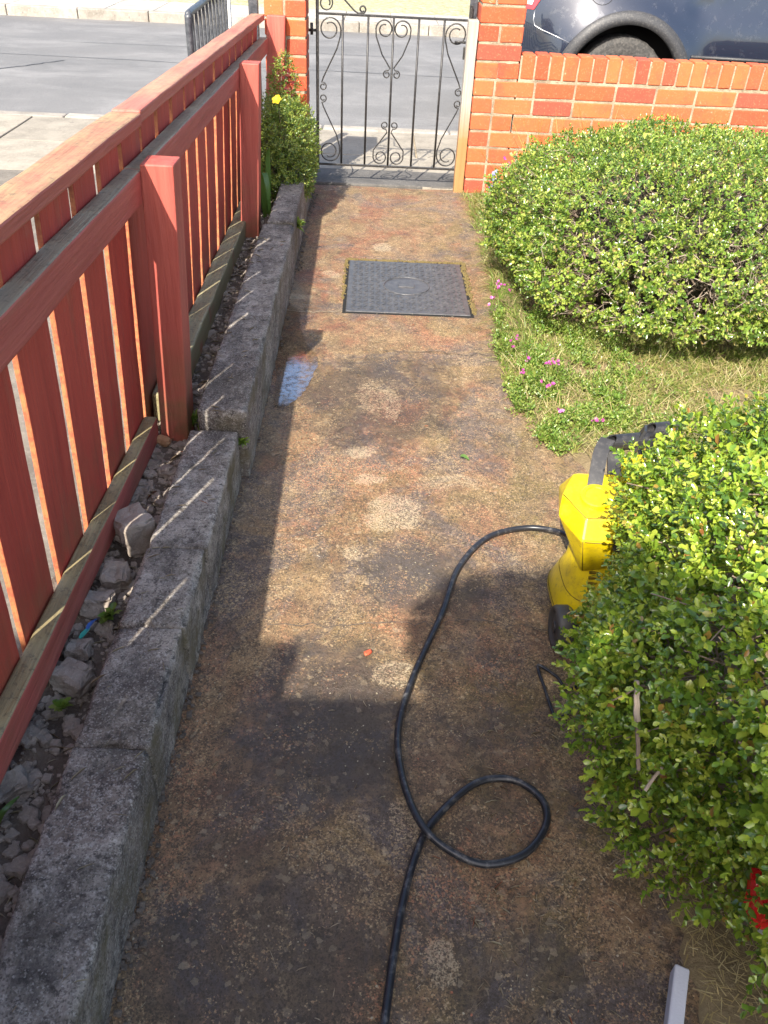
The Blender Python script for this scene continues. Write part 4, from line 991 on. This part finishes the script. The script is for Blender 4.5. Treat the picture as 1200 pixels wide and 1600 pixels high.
for k in range(46):
    i = rng.integers(0, len(PN)); p = Vector(PN[i]); g = Vector(GN[i])
    if p.y > 1.5 or p.x > 1.2: continue
    q = p + g * .01; d = Vector(rng.normal(size=3)).normalized(); d = (d - g * d.dot(g)).normalized() * random.uniform(.02, .05)
    stem([q - d, q + g * .006, q + d], random.uniform(.0016, .003), .001, 'dead_twig', 'dead_wood' if k % 2 else 'twig', near)

# shrub beside the gate pillar
bush = thing('bush', 'small leaved bush spilling over the edging beside the gate pillar', 'bush', (-.42, 4.4, .1))
rng = np.random.default_rng(31)
sets = [((-.425, 4.42, .31), (.13, .32, .21), 2600), ((-.375, 4.33, .22), (.08, .18, .13), 1100), ((-.45, 4.60, .52), (.055, .10, .17), 420), ((-.50, 4.30, .40), (.05, .12, .15), 420)]
BB = []
for c, r, n in sets:
    P, G, d_ = shell(c, r, n, 2.2, rng, .22, .06, .12); D = G * .7 + np.array([.05, -.05, .3]) + rng.normal(size=P.shape) * .5
    BB.append(sprigs(P, D, 9, .035, .0115, rng))
BB = [np.concatenate([b_[i] for b_ in BB]) for i in range(6)]
o = link('foliage', leaf_mesh('foliage', *BB), 'leaf_side', bush); props(o, kind='stuff')
e = BB[0][rng.integers(0, len(BB[0]), 160)]; twig_mesh('twigs', np.array([-.45, 4.45, .06]) + rng.normal(size=(160, 3)) * .04, e, rng, .004, .05, 'twig', bush)
P = np.array([-.405, 4.45, .60]) + rng.normal(size=(28, 3)) * np.array([.016, .02, .04]); o = link('red_leaves', leaf_mesh('red_leaves', *sprigs(P, rng.normal(size=(28, 3)) + np.array([0, -.4, .3]), 6, .03, .013, rng)), 'leaf_red', bush); o['label'] = 'dark red young leaves'

# weed tuft, strap leaves
def tuft(name, label, cat, c, n, L, rng, mat='weed', up=.6, wr=.22, group=None):
    D = rng.normal(size=(n, 3)) * np.array([1, 1, .45]) + np.array([0, 0, up]); P = np.array(c) + rng.normal(size=(n, 3)) * L * .12
    o = link(name, leaf_mesh(name, P - np.array(c), D, np.array([[0, 0, 1.]]) + rng.normal(size=(n, 3)) * .3, L * rng.uniform(.6, 1.1, n), L * wr * np.ones(n), rng.random(n)), mat, None, c); props(o, label, cat, group)
    return o
tuft('weed', 'feathery green weed in the joint of the concrete edging', 'weed', (-.337, 1.945, .115), 46, .034, rng)
tuft('weed', 'green weed hanging on the edging below the bush', 'weed', (-.318, 3.72, .15), 40, .04, rng)
tuft('weed', 'small green weed among the rubble beside the fence', 'weed', (-.556, 1.03, .085), 22, .022, rng, wr=.5)
tuft('weed', 'olive weed beside the blue plastic fragment', 'weed', (-.528, 1.275, .09), 18, .028, rng, wr=.5)
tuft('weed', 'grass tuft at the foot of the nearest fence post', 'weed', (-.487, 2.075, .09), 24, .05, rng, wr=.1, up=1.2)
sl_ = thing('strap_leaves', 'broad pale green strap leaves between fence post and bush', 'plant', (-.49, 4.0, .1))
def blade(pts, w, mat, name, parent, side=(1, 0, 0)):
    Q = spline(pts, 6); V = []; n = len(Q); sd = Vector(side).normalized()
    for i, p in enumerate(Q):
        k = i / (n - 1); ww = w * (1 - k ** 4) * (.55 + .45 * min(1, k * 4)); V += [p - sd * ww, p + Vector((0, -.002, -.003)), p + sd * ww]
    return build(name, V, [(3 * i + j, 3 * i + j + 1, 3 * i + j + 4, 3 * i + j + 3) for i in range(n - 1) for j in range(2)], mat, parent, True)
blade([(-.500, 4.02, .06), (-.497, 4.0, .20), (-.498, 3.99, .285), (-.488, 3.965, .31), (-.474, 3.94, .27), (-.466, 3.93, .16), (-.470, 3.925, .06)], .014, 'strap_leaf', 'leaf', sl_, (.9, .4, 0))
blade([(-.49, 4.08, .06), (-.485, 4.08, .25), (-.480, 4.07, .36), (-.468, 4.04, .40)], .013, 'strap_leaf', 'leaf', sl_, (.9, .4, 0))
blade([(-.51, 4.1, .06), (-.52, 4.1, .22), (-.515, 4.08, .33)], .012, 'strap_leaf', 'leaf', sl_)
lf = thing('fallen_leaf', 'long green leaf lying on the rubble near the bottom left', 'leaf', (-.585, .80, .09)); blade([(-.588, .77, .088), (-.580, .80, .098), (-.568, .835, .09)], .010, 'strap_leaf', 'blade', lf, (.7, -.5, .4))
lf = thing('fallen_leaf', 'bright green leaf lying on the sunlit path', 'leaf', (.311, 2.076, .005)); blade([(.30, 2.088, .006), (.311, 2.078, .012), (.325, 2.066, .007)], .007, 'strap_leaf', 'blade', lf, (.5, .8, .2))

# grass and straw
def blades(name, P, H, lean, w, mat, rng, rn=None, curve=.5):
    n = len(P); a = rng.uniform(0, 6.283, n); side = np.stack([np.cos(a), np.sin(a), np.zeros(n)], 1); dirn = np.array(lean) + rng.normal(size=(n, 3)) * np.array([.5, .5, .15]) + np.array([0, 0, .0]); dirn = nrm(dirn)
    drop = np.stack([np.zeros(n), np.zeros(n), -np.ones(n)], 1); V = []
    for k in (0, .4, .75, 1.0):
        ctr = P + dirn * (H * k)[:, None] + drop * (H * curve * k * k)[:, None]; ctr[:, 2] = np.maximum(ctr[:, 2], P[:, 2] + .001 + .002 * k); ww = w * (1 - k) ** .6
        V += [ctr - side * ww[:, None] if isinstance(ww, np.ndarray) else ctr - side * ww, ctr + side * ww[:, None] if isinstance(ww, np.ndarray) else ctr + side * ww]
    V = np.stack(V, 1).reshape(-1, 3); b = (np.arange(n) * 8)[:, None, None]; q = np.array([[0, 1, 3, 2], [2, 3, 5, 4], [4, 5, 7, 6]])
    rn = rng.random(n) if rn is None else rn
    o = link(name, np_mesh(name, V, [(q[None] + b).reshape(-1, 4)], True, np.repeat(rn, 8)), mat); return props(o, kind='stuff')
rng = np.random.default_rng(77)
def scatter(n, fx, fy, keepf=None):
    x = fx(n); y = fy(n); P = np.stack([x, y, np.zeros(n)], 1)
    if keepf is not None: P = P[[keepf(p) for p in P]]
    P[:, 2] = [max(earth_z(p[0], p[1]), 0.0) for p in P]; return P
P = scatter(26000, lambda n: rng.uniform(.5, 1.95, n), lambda n: rng.uniform(2.10, 3.0, n), lambda p: p[0] > xb(p[1]) - .02 + max(0, 2.32 - p[1]) * .5 * (1 if p[0] < .75 else .2) and noise.noise(Vector((p[0] * 5, p[1] * 5, 1))) > -.35)
props(blades('grass', P, rng.uniform(.02, .085, len(P)) * rng.uniform(.5, 1, len(P)), (0, -.15, .75), .0021, 'grass', rng, curve=.45), 'green and dry grass in front of the far shrub', 'grass')
P = scatter(5200, lambda n: rng.uniform(.50, 1.9, n), lambda n: rng.uniform(2.08, 2.75, n), lambda p: p[0] > xb(p[1]) + .01)
props(blades('dry_grass', P + np.array([0, 0, .012]), rng.uniform(.04, .09, len(P)), (0, 0, .16), .0013, 'straw', rng, curve=.1), 'dry cut grass lying in front of the far shrub', 'grass')
P = scatter(5200, lambda n: rng.uniform(.50, .75, n), lambda n: rng.uniform(2.7, 4.86, n), lambda p: xb(p[1]) - .03 < p[0] < xb(p[1]) + .12)
props(blades('grass', P, rng.uniform(.04, .12, len(P)), (-.45, -.1, .8), .0017, 'grass', rng, rng.uniform(.3, .9, len(P)), .5), 'yellow green grass fringe along the path below the far shrub', 'grass')
P = scatter(6500, lambda n: rng.uniform(.53, 1.3, n), lambda n: rng.uniform(.15, .80, n), lambda p: p[0] > xb(p[1]) + .02)
props(blades('dry_grass', P + np.array([0, 0, .006]), rng.uniform(.012, .04, len(P)), (0, 0, .12), .0011, 'straw', rng, curve=.1), 'straw coloured clippings on the ground in the lower right corner', 'grass')
P = scatter(420, lambda n: rng.uniform(.85, 2.4, n), lambda n: rng.uniform(4.45, 4.86, n))
props(blades('grass', P, rng.uniform(.38, .66, len(P)), (0, -.05, 1), .0024, 'grass', rng, rng.uniform(.1, .7, len(P)), .12), 'tall grass blades between the far shrub and the brick wall', 'grass')
TC = scatter(150, lambda n: rng.uniform(.5, 1.6, n), lambda n: rng.uniform(2.12, 2.85, n), lambda p: p[0] > xb(p[1]) - .02)
TP = np.repeat(TC, 26, 0); TP[:, :2] += rng.normal(0, .011, (len(TP), 2)); TH = np.repeat(rng.uniform(.04, .11, len(TC)), 26) * rng.uniform(.5, 1.1, len(TP))
props(blades('grass', TP, TH, (0, -.1, .9), .0019, 'grass', rng, np.clip(np.repeat(rng.uniform(0, .8, len(TC)), 26) + rng.normal(0, .1, len(TP)), 0, 1), .5), 'longer tufts of grass in front of the far shrub', 'grass')
# low ground cover beside the path
P = scatter(4200, lambda n: rng.normal(.66, .16, n), lambda n: rng.uniform(2.12, 3.15, n), lambda p: p[0] > xb(p[1]) - .035 and p[0] < 1.25 and noise.noise(Vector((p[0] * 9, p[1] * 9, 4))) > .04)
D = rng.normal(size=P.shape) * .5 + np.array([-.1, -.1, .9]); P[:, 2] += np.abs(rng.normal(0, .015, len(P))); o = link('ground_cover', leaf_mesh('ground_cover', *sprigs(P, D, 8, .045, .015, rng, .42)), 'weed'); props(o, 'low leafy ground cover with pink flowers beside the path', 'plant', kind='stuff')

# flowers
def flower(name, label, c, n, r, mat, spread, group=None, cat='flower', tall=None):
    rng_ = np.random.default_rng(int(abs(c[0] * 991 + c[1] * 577) * 10)); root = thing(name, label, cat, c, group)
    B_, A_, N_ = [], [], []
    for i in range(n):
        p = np.array(c) + rng_.normal(size=3) * np.array([spread, spread, spread * .5]) + np.array([0, 0, .03 if not tall else 0])
        if tall: p = np.array(c) + np.array([rng_.normal() * .008, rng_.normal() * .008, .05 + (tall - .05) * (i / n)])
        ax = nrm(rng_.normal(size=(1, 3)) * .5 + np.array([[-.1, -.6, .7]]))[0]; u = nrm(np.cross(ax[None], np.array([[.3, .2, .9]])))[0]; v = np.cross(ax, u)
        for k in range(5):
            a = k * 1.2566; B_.append(p); A_.append(u * math.cos(a) + v * math.sin(a) + ax * .25); N_.append(ax)
    m = len(B_); L = r * rng_.uniform(.8, 1.2, m)
    o = link('petals', leaf_mesh('petals', np.array(B_), np.array(A_), np.array(N_), L, L * .8, rng_.random(m)), mat, root); props(o, kind='stuff')
    b = Bag()
    for i in range(0, m, 5):
        b.add(*tube([(c[0] + (B_[i][0] - c[0]) * .4, c[1] + (B_[i][1] - c[1]) * .4, max(0, c[2] - .02)), tuple(B_[i])], .0011, 4, False))
    b.build('stalks', 'weed', root); return root
for lab, c, n, sp in (('pink flowers at the path edge left of the far shrub', (.505, 3.10, .07), 6, .020), ('purple flowers against the lower left of the far shrub', (.545, 3.14, .10), 8, .018),
                      ('single pink flower below the shrub edge, above the ground cover', (.533, 2.76, .05), 4, .014), ('pale pink flower at the top of the ground cover', (.566, 2.62, .05), 4, .012),
                      ('tiny pink flower at the left edge of the ground cover', (.540, 2.52, .04), 3, .008), ('largest magenta flower cluster in the ground cover', (.650, 2.56, .06), 8, .013),
                      ('pink flower just below the magenta cluster', (.618, 2.45, .04), 4, .012), ('faded pink flower in the grass left of the washer', (.645, 2.30, .03), 3, .010), ('faded pink flower in the dry grass above the washer handle', (.742, 2.235, .03), 4, .012)):
    flower('pink_flower', lab, c, n, .0068, 'pink_petal', sp, 'pink flowers beside the path')
flower('bluebell', 'pale blue flower spike at the foot of the brick wall', (.690, 4.74, .0), 16, .013, 'blue_petal', .01, tall=.17)
flower('pink_flower', 'pink flower spike in front of the brick wall above the far shrub', (.765, 4.80, .0), 9, .012, 'pink_petal', .012, 'pink flowers beside the path', tall=.24)
yf = flower('yellow_flower', 'yellow flower in the bush beside the gate pillar', (-.437, 4.13, .555), 1, .026, 'yellow_petal', .001)

# ================================================================== STONES AND SMALL THINGS
def stone(name, c, r, seed, mat='stone', n=7, amp=.16, flat_=(1, 1, .75), freq=None, rnd=.5):
    V, F = rbox(tuple(q * r for q in flat_), r * rnd * .6, (n, n, n), r * amp * 1.25, freq or .9 / r, seed, r * .9)
    a = random.uniform(0, 6.28); ca, sa = math.cos(a), math.sin(a); V = [(v[0] * ca - v[1] * sa, v[0] * sa + v[1] * ca, v[2]) for v in V]
    tx = random.uniform(-.4, .4); V = [(v[0], v[1] * math.cos(tx) - v[2] * math.sin(tx), v[1] * math.sin(tx) + v[2] * math.cos(tx)) for v in V]
    return build(name, shift(V, c), F, mat)
def sz(x, y): return soil_z(x, y)
o = stone('stone', (-.540, 1.545, .115), .052, 3, amp=.2, flat_=(.72, 1.0, .8), rnd=.25); props(o, 'largest pale angular stone leaning on the edging below the fence', 'stone')
o = stone('stone', (-.552, 1.095, .098), .034, 4, amp=.2, flat_=(.95, .85, .75), rnd=.3); props(o, 'broken grey concrete lump beside the edging left of the lowest sun streak', 'stone')
o = stone('stone', (-.545, 1.40, .095), .029, 5, amp=.24, rnd=.3); props(o, 'grey angular stone just below the largest stone', 'stone')
o = stone('stone', (-.562, 1.31, .092), .030, 6, amp=.24, rnd=.3, flat_=(.9, 1.1, .7)); props(o, 'knobbly grey stone above the blue plastic fragment', 'stone')
o = stone('pebble', (-.566, 1.995, .082), .026, 7, 'pebble', 8, .05, (1.0, .62, .58), 20, .95); props(o, 'smooth orange brown pebble at the foot of the fence post', 'pebble')
o = stone('stone', (-.565, 1.175, .088), .022, 8, amp=.24, rnd=.3); props(o, 'grey stone between the blue fragment and the broken concrete lump', 'stone')
o = stone('stone', (-.590, .86, .085), .026, 9, amp=.22, flat_=(1, .8, .6), rnd=.3); props(o, 'pale stone beside the long green leaf at the lower left', 'stone')
rs = random.Random(4); done = 0
while done < 130:
    x, y = rs.uniform(-.60, -.495), rs.uniform(.55, 2.0) if done < 116 else rs.uniform(2.2, 3.6); r = rs.uniform(.006, .018)
    if math.hypot(x + .54, y - 1.545) < .06 or math.hypot(x + .552, y - 1.1) < .045: continue
    o = stone('stone', (x, y, sz(x, y) + r * .25), r, 20 + done, amp=.26, n=4, rnd=.35, flat_=(1, rs.uniform(.6, 1.1), rs.uniform(.5, .8)))
    props(o, 'small rough grey stone in the rubble between fence and edging', 'stone', 'small stones in the rubble strip'); done += 1
g = Bag()
for k in range(3600):
    x, y = rs.uniform(-.66, -.475), rs.uniform(.3, 4.2); 
    if y > 2.2 and rs.random() < .5: continue
    r = rs.uniform(.002, .0045) if rs.random() < .7 else rs.uniform(.0045, .0095); V, F = rbox((r, r * rs.uniform(.6, 1.2), r * .7), r * .4, (1, 1, 1), r * .4, .7 / r, k); a = rs.uniform(0, 6.28)
    g.add([(x + v[0] * math.cos(a) - v[1] * math.sin(a), y + v[0] * math.sin(a) + v[1] * math.cos(a), sz(x, y) + r * .3 + v[2]) for v in V], F)
o = g.build('gravel', 'stone'); props(o, 'small grey gravel in the strip between fence and edging', 'gravel', kind='stuff')
sh = thing('plastic_fragment', 'blue and teal plastic fragment lying in the rubble', 'fragment', (-.557, 1.24, .09))
blade([(-.548, 1.262, .098), (-.556, 1.242, .104), (-.562, 1.222, .098)], .0085, 'blue_plastic', 'blue_end', sh, (1, .3, .3)); blade([(-.560, 1.228, .101), (-.566, 1.214, .097), (-.570, 1.206, .092)], .0095, 'teal_plastic', 'teal_end', sh, (1, .3, .3))
o = stone('brick_chip', (.029, 1.27, .005), .009, 91, 'brick', 3, .2, (1, .6, .4)); props(o, 'small orange brick chip on the path near the shadow edge', 'chip')
g = Bag()
for k in range(900):
    y = rs.uniform(.3, 4.8); x = -.352 + (.014 if y > 1.95 else 0) + (.016 if y > 3.55 else 0) + abs(rs.gauss(0, .011)); r = rs.uniform(.0015, .0055)
    V, F = rbox((r, r, r * .7), r * .4, (1, 1, 1), r * .4, .7 / r, k); g.add(shift(V, (x, y, .002 + r * .2)), F)
o = g.build('dirt', 'soil'); props(o, 'crumbs of dark soil along the foot of the concrete edging', 'soil', kind='stuff')
# bits of straw, twig and grit on the concrete
def litter(name, n, fx, fy, fz, lo, hi, w, label, rng, mat='litter'):
    x, y = fx(n), fy(n); P = np.stack([x, y, [fz(a, b_) for a, b_ in zip(x, y)]], 1); a = rng.uniform(0, 6.28, n); A = np.stack([np.cos(a), np.sin(a), rng.normal(0, .08, n)], 1)
    L = rng.uniform(lo, hi, n) ** 1.0; o = link(name, leaf_mesh(name, P, A, np.array([[0, 0, 1.]]) + rng.normal(size=(n, 3)) * .25, L, w * rng.uniform(.5, 1.5, n), rng.random(n) * .99), mat); return props(o, label, 'litter', kind='stuff')
rng = np.random.default_rng(99)
pz_ = lambda x, y: fbm(x * 2.2, y * 2.2, 1) * .004 + fbm(x * 9, y * 9, 5) * .0012 + .0015
litter('plant_litter', 700, lambda n: rng.uniform(-.34, .56, n), lambda n: rng.uniform(.4, 4.8, n), pz_, .004, .022, .0011, 'dry plant bits scattered over the path', rng)
litter('plant_litter', 420, lambda n: rng.uniform(.2, .52, n), lambda n: rng.uniform(.4, 1.1, n), pz_, .004, .028, .0010, 'dry plant bits on the path beside the near shrub', rng)
litter('grit', 900, lambda n: rng.uniform(-.35, .55, n), lambda n: rng.uniform(.4, 3.4, n), pz_, .002, .005, .003, 'pale grit on the path', rng)
litter('plant_litter', 110, lambda n: rng.uniform(-.47, -.35, n), lambda n: rng.uniform(.4, 3.4, n), lambda x, y: .168 if y < 1.93 else .218, .006, .04, .0010, 'dry grass bits on the concrete edging', rng)
litter('plant_litter', 500, lambda n: rng.uniform(-.62, -.48, n), lambda n: rng.uniform(.5, 4.0, n), lambda x, y: sz(x, y) + .006, .01, .05, .0012, 'dry stalks on the soil between fence and edging', rng)

# grey board edging, red and white bag, pale board
gb = build('edging_board', [(v[0] * math.cos(-.40) - v[1] * math.sin(-.40) + .462, v[0] * math.sin(-.40) + v[1] * math.cos(-.40) + .44, v[2] + .016) for v in rbox((.0115, .17, .016), .003, (1, 8, 1), .0008, 9)[0]], rbox((.0115, .17, .016), .003, (1, 8, 1))[1], 'greyboard'); props(gb, 'pale grey edging board between the path and the straw in the lower right', 'board')
bag = thing('plastic_bag', 'crumpled red and white plastic bag caught in the near shrub', 'bag', (.585, .57, .22))
def crumple(name, c, r, mat, seed, sc=(1, 1, 1)):
    V, F = rbox(tuple(q * r for q in sc), r * .5, (15, 15, 15), 0, 1); W_ = []
    for v in V:
        p = Vector(v); d = p.normalized(); f = 1 + .38 * noise.noise(p * 38 + Vector((seed, 0, 0))) + .30 * abs(noise.noise(p * 95 + Vector((0, seed, 0)))) - .2 * abs(noise.noise(p * 190)); W_.append((c[0] + p.x * f, c[1] + p.y * f, c[2] + p.z * f))
    return build(name, W_, F, mat, bag)
crumple('red_panel', (.556, .560, .312), .036, 'red_film', 3, (.5, .8, 1.15)); crumple('white_panel', (.578, .548, .272), .032, 'white_film', 8, (.5, .6, 1.2)); crumple('red_panel', (.60, .566, .335), .032, 'red_film', 13, (.9, .6, .8))
cb = build('pale_board', [(v[0] * math.cos(.45) - v[2] * math.sin(.12) + .672, v[1] + 1.035, v[0] * math.sin(.12) + v[2] + .672) for v in rbox((.09, .012, .016), .003)[0]], rbox((.09, .012, .016), .003)[1], 'cream'); props(cb, 'cream coloured board end sticking out of the near shrub at the right edge', 'board')

# ================================================================== BUNGALOW BEHIND THE CAMERA (its shade falls on the path)
hs = thing('bungalow', 'rendered bungalow standing behind the viewpoint, its shade on the path', 'house', (-3, -3, 0))
V, F = rbox((3.0, 2.5, 1.13), .01); build('wall', shift(V, (-3.17, -3.75, 1.10)), F, 'render_wall', hs)
b = Bag(); b.add([(-6.4, -1.20, 2.20), (-.13, -1.20, 2.20), (-.13, -1.20, 2.28), (-6.4, -1.20, 2.28), (-6.4, -3.75, 3.5), (-.13, -3.75, 3.5), (-6.4, -6.3, 2.28), (-.13, -6.3, 2.28), (-6.4, -6.3, 2.20), (-.13, -6.3, 2.20)],
               [(0, 1, 2, 3), (3, 2, 5, 4), (4, 5, 7, 6), (6, 7, 9, 8), (0, 8, 9, 1), (1, 9, 7, 5, 2), (0, 3, 4, 6, 8)]); b.build('roof', 'roof_tile', hs)
V, F = rbox((1.6, .028, .05), .006); build('shade_step', shift(V, (-2.585, -1.172, 2.332)), F, 'white_paint', hs)  # added box above the eaves, sized to cast the stepped shade edge
V, F = rbox((.42, .02, 1.0), .005); build('door', shift(V, (-.75, -1.235, 1.0)), F, 'door_green', hs)
V, F = rbox((.7, .02, .55), .005); build('window', shift(V, (-2.6, -1.235, 1.35)), F, 'glass_dark', hs)
cl = thing('climber', 'leafy climber over the eaves of the bungalow behind the viewpoint', 'climber', (-.42, -1.15, 2.2))
rng = np.random.default_rng(8)
P, G, d_ = shell((-.42, -1.12, 2.36), (.27, .14, .16), 520, 2.4, rng, .14, 2.1, .15); o = link('foliage', leaf_mesh('foliage', *sprigs(P, G + np.array([0, 0, .3]) + rng.normal(size=P.shape) * .4, 8, .05, .04, rng)), 'leaf_side', cl); props(o, kind='stuff')
V, F = tube([(-.30, -1.19, 0), (-.32, -1.20, 1.2), (-.40, -1.17, 2.3)], [.02, .016, .01], 8); build('stem', V, F, 'twig', cl, True)
